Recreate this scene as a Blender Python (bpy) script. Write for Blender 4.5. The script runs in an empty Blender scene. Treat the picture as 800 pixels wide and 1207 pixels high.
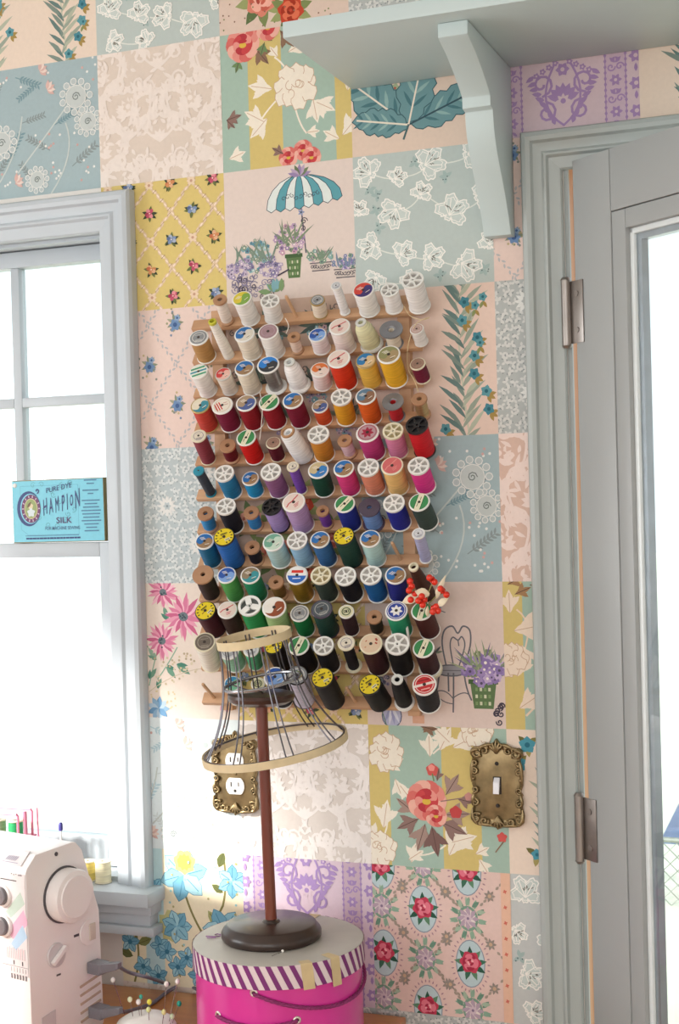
import bpy, bmesh, math, random
import numpy as np
from mathutils import Vector, Matrix
random.seed(7)
SC = bpy.context.scene
COL = SC.collection
PI = math.pi

# ------------------------------------------------------------------ camera
F, YAW, PIT, ROL = 1669.0, math.radians(21.02), math.radians(-0.48), math.radians(-1.556)
FW = np.array([-math.sin(YAW) * math.cos(PIT), math.cos(YAW) * math.cos(PIT), math.sin(PIT)])
_r = np.array([math.cos(YAW), math.sin(YAW), 0.0]); _u = np.cross(_r, FW)
RI = math.cos(ROL) * _r + math.sin(ROL) * _u
UP = -math.sin(ROL) * _r + math.cos(ROL) * _u
CAM = np.array([0, 0, 1.5]) - 2.1 * FW; CAM[2] = 1.5
cd = bpy.data.cameras.new('camera'); cam = bpy.data.objects.new('camera', cd); COL.objects.link(cam)
m = Matrix.Identity(4)
for i in range(3):
    m[i][0], m[i][1], m[i][2], m[i][3] = RI[i], UP[i], -FW[i], CAM[i]
cam.matrix_world = m
cd.sensor_fit = 'VERTICAL'; cd.sensor_height = 36.0; cd.lens = 36.0 * F / 1207.0
cd.clip_start = 0.01
SC.camera = cam

# ------------------------------------------------------------------ world, sun, daylight
wd = bpy.data.worlds.new('sky'); SC.world = wd; wd.use_nodes = True
bg = wd.node_tree.nodes['Background']
bg.inputs[0].default_value = (0.93, 0.97, 1.0, 1); bg.inputs[1].default_value = 1.5
sl = bpy.data.lights.new('sun', 'SUN'); sl.energy = 8.0; sl.angle = math.radians(5); sl.color = (1, 0.96, 0.9)
sun = bpy.data.objects.new('sun', sl); COL.objects.link(sun)
sun.rotation_euler = Vector((0.62, 0.62, -0.40)).to_track_quat('-Z', 'Y').to_euler()
def area(name, loc, target, sx, sy, power, color):
    l = bpy.data.lights.new(name, 'AREA'); l.shape = 'RECTANGLE'; l.size = sx; l.size_y = sy; l.energy = power; l.color = color
    o = bpy.data.objects.new(name, l); COL.objects.link(o); o.location = loc
    o.rotation_euler = (Vector(target) - Vector(loc)).to_track_quat('-Z', 'Y').to_euler()
area('window_daylight', (-.82, -3.93, 1.55), (-.82, 0, 1.45), 1.2, 1.45, 15, (1, 0.985, 0.97))
area('window_daylight', (1.1, -3.93, 1.55), (1.1, 0, 1.45), 1.5, 1.5, 17, (1, 0.985, 0.97))
area('side_window_daylight', (-1.51, -1.0, 1.53), (0, -.7, 1.2), .8, .84, 10, (0.96, 0.985, 1.0))
vs = SC.view_settings
vs.view_transform = 'Standard'; vs.look = 'None'; vs.gamma = 1; vs.exposure = 0.16; vs.use_curve_mapping = False

# ------------------------------------------------------------------ helpers
def ray(px, py): return FW + RI * ((px - 400) / F) - UP * ((py - 603.5) / F)
def on_wall(px, py, y=0.0):            # point of the plane y = const
    d = ray(px, py); return CAM + d * ((y - CAM[1]) / d[1])
def on_level(px, py, z):               # point of the plane z = const
    d = ray(px, py); return CAM + d * ((z - CAM[2]) / d[2])
def lin(c):
    if isinstance(c, str):
        c = c.lstrip('#'); c = tuple(int(c[i:i + 2], 16) / 255 for i in (0, 2, 4))
    return tuple(v / 12.92 if v <= .04045 else ((v + .055) / 1.055) ** 2.4 for v in c[:3])

MATS = {}
def mat(name, col, rough=0.5, metal=0.0, var=0.08, scale=40.0, bump=0.0, stretch=None, spec=0.5, coat=0.0, sss=0.0):
    if name in MATS: return MATS[name]
    m = bpy.data.materials.new(name); m.use_nodes = True; nt = m.node_tree; N = nt.nodes; L = nt.links
    b = N['Principled BSDF']; c = lin(col)
    tc = N.new('ShaderNodeTexCoord'); mp = N.new('ShaderNodeMapping'); L.new(tc.outputs['Object'], mp.inputs[0])
    if stretch: mp.inputs['Scale'].default_value = stretch
    ns = N.new('ShaderNodeTexNoise'); ns.inputs['Scale'].default_value = scale; ns.inputs['Detail'].default_value = 4
    L.new(mp.outputs[0], ns.inputs['Vector'])
    rp = N.new('ShaderNodeValToRGB'); L.new(ns.outputs[0], rp.inputs[0])
    rp.color_ramp.elements[0].position = .3; rp.color_ramp.elements[1].position = .7
    rp.color_ramp.elements[0].color = (*[v * (1 - var) for v in c], 1)
    rp.color_ramp.elements[1].color = (*[min(1, v * (1 + var)) for v in c], 1)
    L.new(rp.outputs[0], b.inputs['Base Color'])
    b.inputs['Roughness'].default_value = rough; b.inputs['Metallic'].default_value = metal
    b.inputs['Specular IOR Level'].default_value = spec; b.inputs['Coat Weight'].default_value = coat
    if bump:
        bp = N.new('ShaderNodeBump'); bp.inputs['Strength'].default_value = bump; bp.inputs['Distance'].default_value = .002
        L.new(ns.outputs[0], bp.inputs['Height']); L.new(bp.outputs[0], b.inputs['Normal'])
    MATS[name] = m; return m
def mat_wood(name, c1, c2, rough=.5, scale=(3, 40, 40), coat=0.0):
    m = mat(name, c1, rough, 0, 0, 1.0, .15, scale, coat=coat)
    rp = [n for n in m.node_tree.nodes if n.type == 'VALTORGB'][0]
    rp.color_ramp.elements[0].color = (*lin(c1), 1); rp.color_ramp.elements[1].color = (*lin(c2), 1)
    return m
def mat_thread(col, metal=0.0):
    name = 'thread_' + col.lstrip('#')
    if name in MATS: return MATS[name]
    m = bpy.data.materials.new(name); m.use_nodes = True; nt = m.node_tree; N = nt.nodes; L = nt.links
    b = N['Principled BSDF']; c = lin(col)
    tc = N.new('ShaderNodeTexCoord'); mp = N.new('ShaderNodeMapping'); L.new(tc.outputs['Object'], mp.inputs[0])
    mp.inputs['Scale'].default_value = (30, 30, 600)
    ns = N.new('ShaderNodeTexNoise'); ns.inputs['Scale'].default_value = 1.0; ns.inputs['Detail'].default_value = 3
    L.new(mp.outputs[0], ns.inputs['Vector'])
    rp = N.new('ShaderNodeValToRGB'); L.new(ns.outputs[0], rp.inputs[0])
    rp.color_ramp.elements[0].position = .3; rp.color_ramp.elements[1].position = .7
    rp.color_ramp.elements[0].color = (*[v * .82 for v in c], 1); rp.color_ramp.elements[1].color = (*[min(1, v * 1.12) for v in c], 1)
    L.new(rp.outputs[0], b.inputs['Base Color'])
    wv = N.new('ShaderNodeTexWave'); wv.bands_direction = 'Z'; wv.inputs['Scale'].default_value = 260
    L.new(tc.outputs['Object'], wv.inputs['Vector'])
    bp = N.new('ShaderNodeBump'); bp.inputs['Strength'].default_value = .25; bp.inputs['Distance'].default_value = .0004
    L.new(wv.outputs[0], bp.inputs['Height']); L.new(bp.outputs[0], b.inputs['Normal'])
    b.inputs['Roughness'].default_value = .55 if not metal else .32; b.inputs['Metallic'].default_value = metal
    b.inputs['Specular IOR Level'].default_value = .5 if metal else .22
    MATS[name] = m; return m
def mat_print(name='printed_paper', rough=.75, spec=.25):
    if name in MATS: return MATS[name]
    m = bpy.data.materials.new(name); m.use_nodes = True; nt = m.node_tree; N = nt.nodes; L = nt.links
    b = N['Principled BSDF']; at = N.new('ShaderNodeAttribute'); at.attribute_name = 'ink'
    tc = N.new('ShaderNodeTexCoord'); ns = N.new('ShaderNodeTexNoise'); ns.inputs['Scale'].default_value = 160; ns.inputs['Detail'].default_value = 5
    L.new(tc.outputs['Object'], ns.inputs['Vector'])
    mr = N.new('ShaderNodeMapRange'); mr.inputs['To Min'].default_value = .93; mr.inputs['To Max'].default_value = 1.05
    L.new(ns.outputs[0], mr.inputs[0])
    mx = N.new('ShaderNodeVectorMath'); mx.operation = 'SCALE'
    L.new(at.outputs['Color'], mx.inputs[0]); L.new(mr.outputs[0], mx.inputs['Scale'])
    L.new(mx.outputs[0], b.inputs['Base Color'])
    b.inputs['Roughness'].default_value = rough; b.inputs['Specular IOR Level'].default_value = spec
    MATS[name] = m; return m
def mat_glass(name='window_glass'):
    if name in MATS: return MATS[name]
    m = bpy.data.materials.new(name); m.use_nodes = True; nt = m.node_tree; N = nt.nodes; L = nt.links
    N.remove(N['Principled BSDF']); o = N['Material Output']
    t = N.new('ShaderNodeBsdfTransparent'); g = N.new('ShaderNodeBsdfGlossy'); g.inputs['Roughness'].default_value = .02
    t.inputs[0].default_value = (.95, .98, .98, 1)
    fr = N.new('ShaderNodeLayerWeight'); fr.inputs[0].default_value = .12; mx = N.new('ShaderNodeMixShader')
    L.new(fr.outputs['Facing'], mx.inputs[0]); L.new(t.outputs[0], mx.inputs[1]); L.new(g.outputs[0], mx.inputs[2]); L.new(mx.outputs[0], o.inputs[0])
    MATS[name] = m; return m

def link(o, parent=None):
    COL.objects.link(o)
    if parent: o.parent = parent
    return o
def obj(name, me, material=None, parent=None, smooth=False):
    if material and not me.materials: me.materials.append(material)
    if smooth: me.shade_smooth()
    return link(bpy.data.objects.new(name, me), parent)
def thing(name, label, cat, loc=(0, 0, 0), group=None, kind=None):
    o = bpy.data.objects.new(name, None); o.empty_display_size = .02; COL.objects.link(o); o.location = loc
    if kind: o['kind'] = kind
    else: o['label'] = label; o['category'] = cat
    if group: o['group'] = group
    return o
def tag(o, label, cat, group=None):
    o['label'] = label; o['category'] = cat
    if group: o['group'] = group
    return o
def struct(o): o['kind'] = 'structure'; return o
def mesh(vs, fs):
    me = bpy.data.meshes.new('m'); me.from_pydata([tuple(v) for v in vs], [], fs); me.update(); return me
class MB:                                 # collects shapes into one mesh
    def __init__(s): s.v = []; s.f = []
    def add(s, vs, fs):
        k = len(s.v); s.v += [tuple(v) for v in vs]; s.f += [tuple(i + k for i in f) for f in fs]; return s
    def box(s, x0, x1, y0, y1, z0, z1):
        return s.add([(x0, y0, z0), (x1, y0, z0), (x1, y1, z0), (x0, y1, z0), (x0, y0, z1), (x1, y0, z1), (x1, y1, z1), (x0, y1, z1)],
              [(0, 3, 2, 1), (4, 5, 6, 7), (0, 1, 5, 4), (1, 2, 6, 5), (2, 3, 7, 6), (3, 0, 4, 7)])
    def lathe(s, prof, n=28, closed=False, cx=0, cy=0):
        vs = []; fs = []; k = len(prof)
        for i in range(n):
            a = 2 * PI * i / n; c, q = math.cos(a), math.sin(a)
            vs += [(cx + r * c, cy + r * q, z) for r, z in prof]
        for i in range(n):
            j = (i + 1) % n
            for t in range(k if closed else k - 1):
                t2 = (t + 1) % k
                fs.append((i * k + t, j * k + t, j * k + t2, i * k + t2))
        return s.add(vs, fs)
    def tube(s, pts, r, n=8, closed=False, caps=True):
        pts = [Vector(p) for p in pts]; N = len(pts); rs = r if isinstance(r, (list, tuple)) else [r] * N
        vs = []; nrm = None
        for i, p in enumerate(pts):
            a = pts[(i - 1) % N] if (closed or i > 0) else p; b = pts[(i + 1) % N] if (closed or i < N - 1) else p
            t = (b - a).normalized()
            if nrm is None: nrm = t.orthogonal().normalized()
            nrm = (nrm - t * nrm.dot(t)).normalized(); bi = t.cross(nrm)
            vs += [p + (nrm * math.cos(2 * PI * k / n) + bi * math.sin(2 * PI * k / n)) * rs[i] for k in range(n)]
        fs = []
        for i in range(N if closed else N - 1):
            j = (i + 1) % N
            for k in range(n): fs.append((i * n + k, i * n + (k + 1) % n, j * n + (k + 1) % n, j * n + k))
        if caps and not closed: fs += [tuple(range(n))[::-1], tuple(range((N - 1) * n, N * n))]
        return s.add(vs, fs)
    def prism(s, poly, a, b, f):           # poly of 2-D points, swept from a to b; f(u,v,t)->xyz
        n = len(poly)
        vs = [f(u, v, a) for u, v in poly] + [f(u, v, b) for u, v in poly]
        return s.add(vs, [tuple(range(n))[::-1], tuple(range(n, 2 * n))] + [(i, (i + 1) % n, n + (i + 1) % n, n + i) for i in range(n)])
    def ball(s, c, r, n=10, sq=(1, 1, 1)):
        prof = [(math.sin(PI * i / 6), -math.cos(PI * i / 6)) for i in range(7)]
        vs = []; fs = []
        for i in range(n):
            a = 2 * PI * i / n
            vs += [(c[0] + q * math.cos(a) * r * sq[0], c[1] + q * math.sin(a) * r * sq[1], c[2] + z * r * sq[2]) for q, z in prof]
        for i in range(n):
            j = (i + 1) % n
            for t in range(6): fs.append((i * 7 + t, j * 7 + t, j * 7 + t + 1, i * 7 + t + 1))
        return s.add(vs, fs)
    def mesh(s): 
        me = mesh(s.v, s.f); bm = bmesh.new(); bm.from_mesh(me); bmesh.ops.recalc_face_normals(bm, faces=bm.faces); bm.to_mesh(me); bm.free(); return me
    def build(s, name, material, parent=None, smooth=False, bevel=0.0, ang=40):
        me = s.mesh()
        if bevel:
            bm = bmesh.new(); bm.from_mesh(me)
            es = [e for e in bm.edges if len(e.link_faces) == 2 and e.calc_face_angle(0) > math.radians(30)]
            bmesh.ops.bevel(bm, geom=es, offset=bevel, segments=2, affect='EDGES', profile=.6); bm.to_mesh(me); bm.free()
        o = obj(name, me, material, parent)
        if smooth or bevel:
            me.shade_smooth(); me.set_sharp_from_angle(angle=math.radians(ang))
        return o

# ------------------------------------------------------------------ flat printing (wallpaper, labels)
class Print:
    """flat print in millimetres on a sheet, each motif lying a hair above the one below"""
    def __init__(s, w, h, bgc, step=1.2e-6, clip=True):
        s.w, s.h = w, h; s.P = []; s.step = step; s.clip = clip; s.rect(0, 0, w, h, bgc) if bgc else None
    def _clip(s, p):
        for ax, lim, sg in ((0, 0, 1), (0, s.w, -1), (1, 0, 1), (1, s.h, -1)):
            out = []
            for i in range(len(p)):
                a, b = p[i - 1], p[i]; da, db = (a[ax] - lim) * sg, (b[ax] - lim) * sg
                if (da >= 0) != (db >= 0):
                    t = da / (da - db); out.append((a[0] + (b[0] - a[0]) * t, a[1] + (b[1] - a[1]) * t))
                if db >= 0: out.append(b)
            p = out
            if len(p) < 3: return None
        return p
    def poly(s, p, c):
        if s.clip:
            xs = [q[0] for q in p]; ys = [q[1] for q in p]
            if max(xs) < 0 or min(xs) > s.w or max(ys) < 0 or min(ys) > s.h: return
            if min(xs) < 0 or max(xs) > s.w or min(ys) < 0 or max(ys) > s.h: p = s._clip(p)
        if p and len(p) > 2: s.P.append((p, lin(c) if isinstance(c, str) else c))
    def rect(s, x0, y0, x1, y1, c): s.poly([(x0, y0), (x1, y0), (x1, y1), (x0, y1)], c)
    def ell(s, x, y, rx, ry, c, a=0, n=16):
        ca, sa = math.cos(a), math.sin(a)
        s.poly([(x + rx * math.cos(t) * ca - ry * math.sin(t) * sa, y + rx * math.cos(t) * sa + ry * math.sin(t) * ca) for t in [2 * PI * i / n for i in range(n)]], c)
    def blob(s, x, y, r, c, wob=.2, k=5, n=20, ph=0):
        s.poly([(x + r * (1 + wob * math.sin(k * t + ph)) * math.cos(t), y + r * (1 + wob * math.sin(k * t + ph)) * math.sin(t)) for t in [2 * PI * i / n for i in range(n)]], c)
    def stroke(s, pts, w, c):
        for (x0, y0), (x1, y1) in zip(pts[:-1], pts[1:]):
            d = math.hypot(x1 - x0, y1 - y0)
            if d < 1e-6: continue
            nx, ny = -(y1 - y0) / d * w / 2, (x1 - x0) / d * w / 2; ex, ey = (x1 - x0) / d * w * .25, (y1 - y0) / d * w * .25
            s.poly([(x0 + nx - ex, y0 + ny - ey), (x0 - nx - ex, y0 - ny - ey), (x1 - nx + ex, y1 - ny + ey), (x1 + nx + ex, y1 + ny + ey)], c)
    def curve(s, p0, p1, p2, w, c, n=8):
        s.stroke([((1 - t) ** 2 * p0[0] + 2 * t * (1 - t) * p1[0] + t * t * p2[0], (1 - t) ** 2 * p0[1] + 2 * t * (1 - t) * p1[1] + t * t * p2[1]) for t in [i / n for i in range(n + 1)]], w, c)
    def leaf(s, x, y, a, l, w, c, bend=0.0):
        prof = [(0, 0), (.15, .55), (.4, 1), (.7, .75), (1, 0)]
        pt = [(u * l, v * w / 2 + bend * l * u * u) for u, v in prof] + [(u * l, -v * w / 2 + bend * l * u * u) for u, v in prof[-2:0:-1]]
        ca, sa = math.cos(a), math.sin(a)
        s.poly([(x + u * ca - v * sa, y + u * sa + v * ca) for u, v in pt], c)
    def flower(s, x, y, r, n, c, cc, cr=.25, w=.55, a0=0):
        for i in range(n): s.leaf(x, y, a0 + 2 * PI * i / n, r, r * w, c)
        s.ell(x, y, r * cr, r * cr, cc, n=10)
    def spiral(s, x, y, r, a, w, c, turns=1.3, sgn=1, n=12):
        s.stroke([(x + r * (1 - .8 * i / n) * math.cos(a + sgn * turns * 2 * PI * i / n), y + r * (1 - .8 * i / n) * math.sin(a + sgn * turns * 2 * PI * i / n)) for i in range(n + 1)], w, c)
    def rose(s, x, y, r, cols, rnd):
        s.blob(x, y, r, cols[0], .12, 6, 24, rnd.random() * 6)
        for i in range(7):
            a = i * 2 * PI / 7 + rnd.random(); s.ell(x + r * .55 * math.cos(a), y + r * .55 * math.sin(a), r * .38, r * .26, cols[1 + i % 2], a + PI / 2, 10)
        s.blob(x, y, r * .5, cols[1], .15, 5)
        for i in range(4):
            a = i * PI / 2 + rnd.random(); s.ell(x + r * .2 * math.cos(a), y + r * .2 * math.sin(a), r * .24, r * .13, cols[3 - i % 2], a + PI / 2, 8)
        s.ell(x, y, r * .13, r * .13, cols[0], 0, 8)
    def outline(s, p, w, c): s.stroke(p + [p[0]], w, c)
    def mesh(s, f, scale=.001):
        vs = []; fs = []; cols = []
        for k, (p, c) in enumerate(s.P):
            b = len(vs); vs += [f(x * scale, y * scale, k * s.step) for x, y in p]; fs.append(tuple(range(b, b + len(p)))); cols += [(*c, 1)] * len(p)
        me = mesh(vs, fs)
        at = me.color_attributes.new('ink', 'FLOAT_COLOR', 'CORNER')
        at.data.foreach_set('color', np.array(cols, dtype=np.float32).ravel())
        return me

# ------------------------------------------------------------------ wallpaper designs (210 mm squares)
def ivy_leaf(P, x, y, r, a, rnd, fill='#c9d2cd', line='#f4f1ea', dark='#6d6a60'):
    pts = []
    for i in range(44):
        t = i / 44 * 2 * PI
        lob = .5 + .5 * abs(math.cos(2.5 * (t - PI))) ** .7 + .07 * math.sin(15 * t + 1)
        if abs(t - PI) < .45: lob *= .6
        pts.append((x + r * lob * math.cos(t + a), y + r * lob * math.sin(t + a)))
    P.poly(pts, fill); P.outline(pts, 1.7, line); P.outline([(x + (u - x) * .78, y + (v - y) * .78) for u, v in pts], 1.0, line)
    for i in range(5):
        t = a + (i - 2) * .62; P.stroke([(x - .3 * r * math.cos(a), y - .3 * r * math.sin(a)), (x + .72 * r * math.cos(t), y + .72 * r * math.sin(t))], 1.3, line)
    for i in range(9):
        t = a + rnd.uniform(-1.4, 1.4); q = r * rnd.uniform(.05, .5); P.stroke([(x + q * math.cos(t), y + q * math.sin(t)), (x + (q + 3) * math.cos(t), y + (q + 3) * math.sin(t))], 1.2, dark)
def d_ivy(P, rnd, bgc='#b9c4c0'):
    P.rect(0, 0, 210, 210, bgc)
    spots = [(22, 185, 24), (68, 172, 16), (118, 188, 26), (182, 195, 22), (62, 118, 25), (105, 145, 17), (150, 112, 26), (196, 130, 20), (25, 70, 22), (75, 55, 20), (118, 45, 21), (168, 28, 25), (30, 18, 18), (85, 12, 17), (8, 128, 16), (205, 60, 18)]
    for (x, y, r), (x2, y2, r2) in zip(spots[:-1], spots[1:]):
        if math.hypot(x - x2, y - y2) < 75: P.curve((x, y), ((x + x2) / 2 + 10, (y + y2) / 2 - 12), (x2, y2), 2.0, '#dfe2da')
    for i in range(9):
        x, y = rnd.uniform(10, 200), rnd.uniform(10, 200)
        for k in range(4): P.leaf(x, y, k * 1.5 + rnd.random(), 11, 6, '#a3b7b4')
        for k in range(3): P.ell(x + rnd.uniform(-6, 6), y + rnd.uniform(-6, 6), 1.2, 1.2, '#5d6f70', n=6)
    for x, y, r in spots: ivy_leaf(P, x, y, r, rnd.uniform(0, 6.28), rnd)
def d_grass(P, rnd, bgc='#e3c9bb', cx=115, extra=False):
    P.rect(0, 0, 210, 210, bgc)
    for c0 in ([cx] if not extra else [18, 150]):
        P.curve((c0 + 8, -5), (c0 - 6, 90), (c0 - 8, 215), 3, '#c9c6b2')
        for i in range(46):
            y = -10 + i * 4.8; sd = -1 if i % 2 else 1
            P.leaf(c0 + 4 * math.sin(i), y, PI / 2 - sd * rnd.uniform(.35, .95), rnd.uniform(30, 48), 7, ['#9aa596', '#7f8f86', '#b3b8a4', '#68807c'][i % 4], -sd * .12)
        for i in range(8):
            x, y = c0 + rnd.uniform(-38, 42), 10 + i * 25
            for k in range(3): P.leaf(x + 2, y - 5, -1.2 + k * .7, 13, 6, '#a58a4e')
            P.flower(x, y, 9, 5, ['#5e97a0', '#4a8795'][i % 2], '#2f6674', .3, .9, rnd.random())
    for i in range(7):
        x, y = rnd.choice([rnd.uniform(2, 40), rnd.uniform(175, 205)]), rnd.uniform(10, 200)
        P.flower(x, y, 7, 5, '#5e97a0', '#2f6674', .3, .9); P.leaf(x, y - 6, -1, 11, 5, '#a58a4e'); P.leaf(x, y - 6, -2, 11, 5, '#87905e')
def d_tealrose(P, rnd):
    d_grass(P, rnd, '#e6d3c2', 0, True)
    for x, y, r in ((165, 165, 22), (130, 195, 18), (205, 120, 14)):
        for k in range(7): P.leaf(x, y, k * .9 + rnd.random(), r * 1.7, r * .7, ['#8f8a52', '#6f7a48', '#a89a5e'][k % 3])
        P.rose(x, y, r, ['#4f93a6', '#78b2bd', '#3b7d93', '#2c6580'], rnd)
def d_tealcorner(P, rnd):
    P.rect(0, 0, 210, 210, '#e9d6c6')
    for i in range(40):
        y = -10 + i * 3.6; sd = -1 if i % 2 else 1
        P.leaf(62 + 5 * math.sin(i), y, PI / 2 - sd * rnd.uniform(.3, .9), rnd.uniform(28, 42), 6, ['#8c9c96', '#7b8c86', '#aab29e'][i % 3], -sd * .1)
    for x, y in ((30, 188), (66, 194), (85, 176), (16, 160), (60, 60), (72, 42), (64, 78), (40, 30)):
        for k in range(3): P.leaf(x, y, k * 2.1 + rnd.random(), 18, 9, ['#8a8148', '#6f6a3c', '#a89a5e'][k])
        P.flower(x, y, 13 if y > 150 else 9, 5, '#4f97a8', '#2f6d80', .3, .95, rnd.random())
def d_rosespray(P, rnd, bgc='#dcc5b6'):
    P.rect(0, 0, 210, 210, bgc)
    for x, y, r, cs in ((70, 45, 24, ['#d9836f', '#eeb09e', '#c4604f', '#a84438']), (118, 22, 20, ['#c2452f', '#dc7050', '#a2331f', '#8a2a18']), (30, 95, 18, ['#e0a291', '#f0c7b8', '#c67765', '#a85545']), (160, 70, 22, ['#d9836f', '#eeb09e', '#c4604f', '#a84438']), (110, 120, 22, ['#c2452f', '#dc7050', '#a2331f', '#8a2a18'])):
        for k in range(8): P.leaf(x, y, k * .8 + rnd.random() * .3, r * 1.8, r * .8, ['#7d8a56', '#98a06a', '#5f7048'][k % 3])
        P.rose(x, y, r, cs, rnd)
    for i in range(30):
        x, y = rnd.uniform(0, 210), rnd.uniform(0, 60); P.ell(x, y, 1.4, 1.4, ['#8a6a58', '#7d8a56'][i % 2], n=6)
def d_blue(P, rnd, bgc='#a3b6ba', light=False):
    P.rect(0, 0, 210, 210, bgc)
    wh = '#e3e3de'; gr = '#8b9696' if not light else '#cfd9d8'
    def daisy(x, y, r):
        for i in range(11):
            a = i * 2 * PI / 11; pts = [(x + r * (.3 * math.cos(a) ) + r * .62 * math.cos(a) + r * .2 * math.cos(t), y + r * .3 * math.sin(a) + r * .62 * math.sin(a) + r * .2 * math.sin(t)) for t in [k * PI / 4 for k in range(8)]]
            P.poly(pts, '#b9c3c3'); P.outline(pts, 1.3, wh)
        P.ell(x, y, r * .7, r * .7, '#c3cac8'); P.spiral(x, y, r * .28, 0, 1.6, '#77807e', 1.5); P.outline([(x + r * .68 * math.cos(k * PI / 6), y + r * .68 * math.sin(k * PI / 6)) for k in range(12)], 1.2, wh)
    def twig(x, y, a, l, c):
        ex, ey = x + l * math.cos(a), y + l * math.sin(a); P.stroke([(x, y), (ex, ey)], 1.6, c)
        for i in range(7):
            t = .2 + i * .13; 
            for sd in (-1, 1): P.leaf(x + (ex - x) * t, y + (ey - y) * t, a + sd * .8, l * .2, l * .075, c)
    for x, y, a, l in ((70, 120, .2, 40), (15, 150, 1.2, 40), (120, 70, 2.6, 45), (160, 40, .6, 50), (150, 160, -.4, 40), (20, 40, .9, 45), (90, 20, 2.2, 40), (190, 95, 2.0, 35)): twig(x, y, a, l, gr)
    for x, y, a, l in ((40, 60, 1.0, 50), (170, 110, 1.9, 45), (100, 180, -2.6, 40), (60, 195, -.4, 45), (130, 110, .4, 36)): twig(x, y, a, l, '#7a979e' if not light else '#b7d2da')
    for i in range(60):
        x = rnd.choice((35, 120, 185)) + rnd.gauss(0, 14); y = rnd.choice((30, 80, 190)) + rnd.gauss(0, 9); P.ell(x, y, 2.2, 2.2, wh if i % 3 else '#d0a9a2', n=7)
    for p0, p1, p2 in (((0, 0), (60, 60), (70, 130)), ((60, 40), (110, 90), (165, 150)), ((120, 0), (170, 60), (150, 110))): P.curve(p0, p1, p2, 2.4, '#c6ceca')
    for x, y, r in ((30, 92, 26), (190, 108, 22), (170, 150, 27), (95, 25, 20)): daisy(x, y, r)
    for x, y in ((105, 200), (55, 25), (118, 168)): 
        for k in range(5): P.leaf(x, y, -.6 + k * .5, 16, 7, ['#d6b3aa', '#e6d2c8'][k % 2])
def d_damask(P, rnd, bgc='#dccdc0', fg='#ebdfd6'):
    P.rect(0, 0, 210, 210, bgc)
    def motif(x, y, s):
        for sd in (-1, 1):
            for i in range(11):
                t = i / 10; a = PI / 2 - sd * (.3 + 2.2 * t); r = s * (.45 + .4 * math.sin(3 * t))
                px, py = x + r * math.cos(a), y + r * math.sin(a)
                P.leaf(px, py, a + sd * .8, s * .36, s * .17, fg, sd * .25); P.leaf(px, py, a - sd * .5, s * .28, s * .13, fg, -sd * .3)
            P.spiral(x + sd * s * .62, y - s * .55, s * .26, PI / 2, s * .075, fg, 1.3, sd); P.spiral(x + sd * s * .4, y + s * .75, s * .24, 0, s * .07, fg, 1.3, -sd)
            P.curve((x, y - s), (x + sd * s * .9, y - s * .5), (x + sd * s * .8, y + s * .6), s * .075, fg)
        for k in range(9): P.leaf(x, y - s * .2, PI / 2 + (k - 4) * .42, s * (.55 - .03 * abs(k - 4)), s * .2, fg)
        P.flower(x, y + s * .05, s * .22, 7, bgc, fg, .4, .6); 
        for k in range(5): P.leaf(x, y - s * .95, PI / 2 + (k - 2) * .5, s * .35, s * .14, fg)
    for x, y in ((105, 112), (0, 60), (210, 60), (0, 180), (210, 180), (105, -4), (105, 226), (52, 0), (158, 0), (52, 120), (158, 120)): motif(x, y, 50)
    for i in range(70):
        x, y = rnd.uniform(0, 105), rnd.uniform(0, 210); a = rnd.uniform(0, 6.3); l = rnd.uniform(10, 20)
        P.leaf(x, y, a, l, 6, fg, .2); P.leaf(210 - x, y, PI - a, l, 6, fg, -.2)
def peony(P, x, y, r, rnd, fill='#efe6d6', line='#c9a98c'):
    for i in range(9):
        a = i * 2 * PI / 9 + rnd.random() * .3; q = r * rnd.uniform(.55, .75)
        pts = [(x + q * math.cos(a) + r * .38 * (1 + .15 * math.sin(5 * t)) * math.cos(t), y + q * math.sin(a) + r * .38 * (1 + .15 * math.sin(5 * t)) * math.sin(t)) for t in [k * PI / 6 for k in range(12)]]
        P.poly(pts, fill); P.outline(pts, 1.0, line)
    P.ell(x, y, r * .62, r * .62, fill)
    for i in range(5): P.spiral(x + rnd.uniform(-.3, .3) * r, y + rnd.uniform(-.3, .3) * r, r * .28, rnd.random() * 6, 1.0, line, .7)
def wleaf(P, x, y, a, l, fill='#efe6d6', line='#c9a98c'):
    for k in (-2, -1, 1, 2): P.leaf(x + .3 * abs(k) * l * .5 * math.cos(a), y + .3 * abs(k) * l * .5 * math.sin(a), a + k * .42, l * .6, l * .26, fill)
    P.leaf(x, y, a, l, l * .4, fill); P.stroke([(x, y), (x + l * .85 * math.cos(a), y + l * .85 * math.sin(a))], 1.0, line)
def bleaf(P, x, y, a, l, c='#8d7168'):
    for k in (-2, -1, 1, 2): P.leaf(x + .25 * abs(k) * l * math.cos(a) * .6, y + .25 * abs(k) * l * math.sin(a) * .6, a + k * .45, l * .55, l * .24, c)
    P.leaf(x, y, a, l, l * .34, c); P.stroke([(x, y), (x + l * .9 * math.cos(a), y + l * .9 * math.sin(a))], 1.0, '#5d4640')
RED = ['#cf5a55', '#e8948a', '#b8403f', '#f0b7a6']
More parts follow.
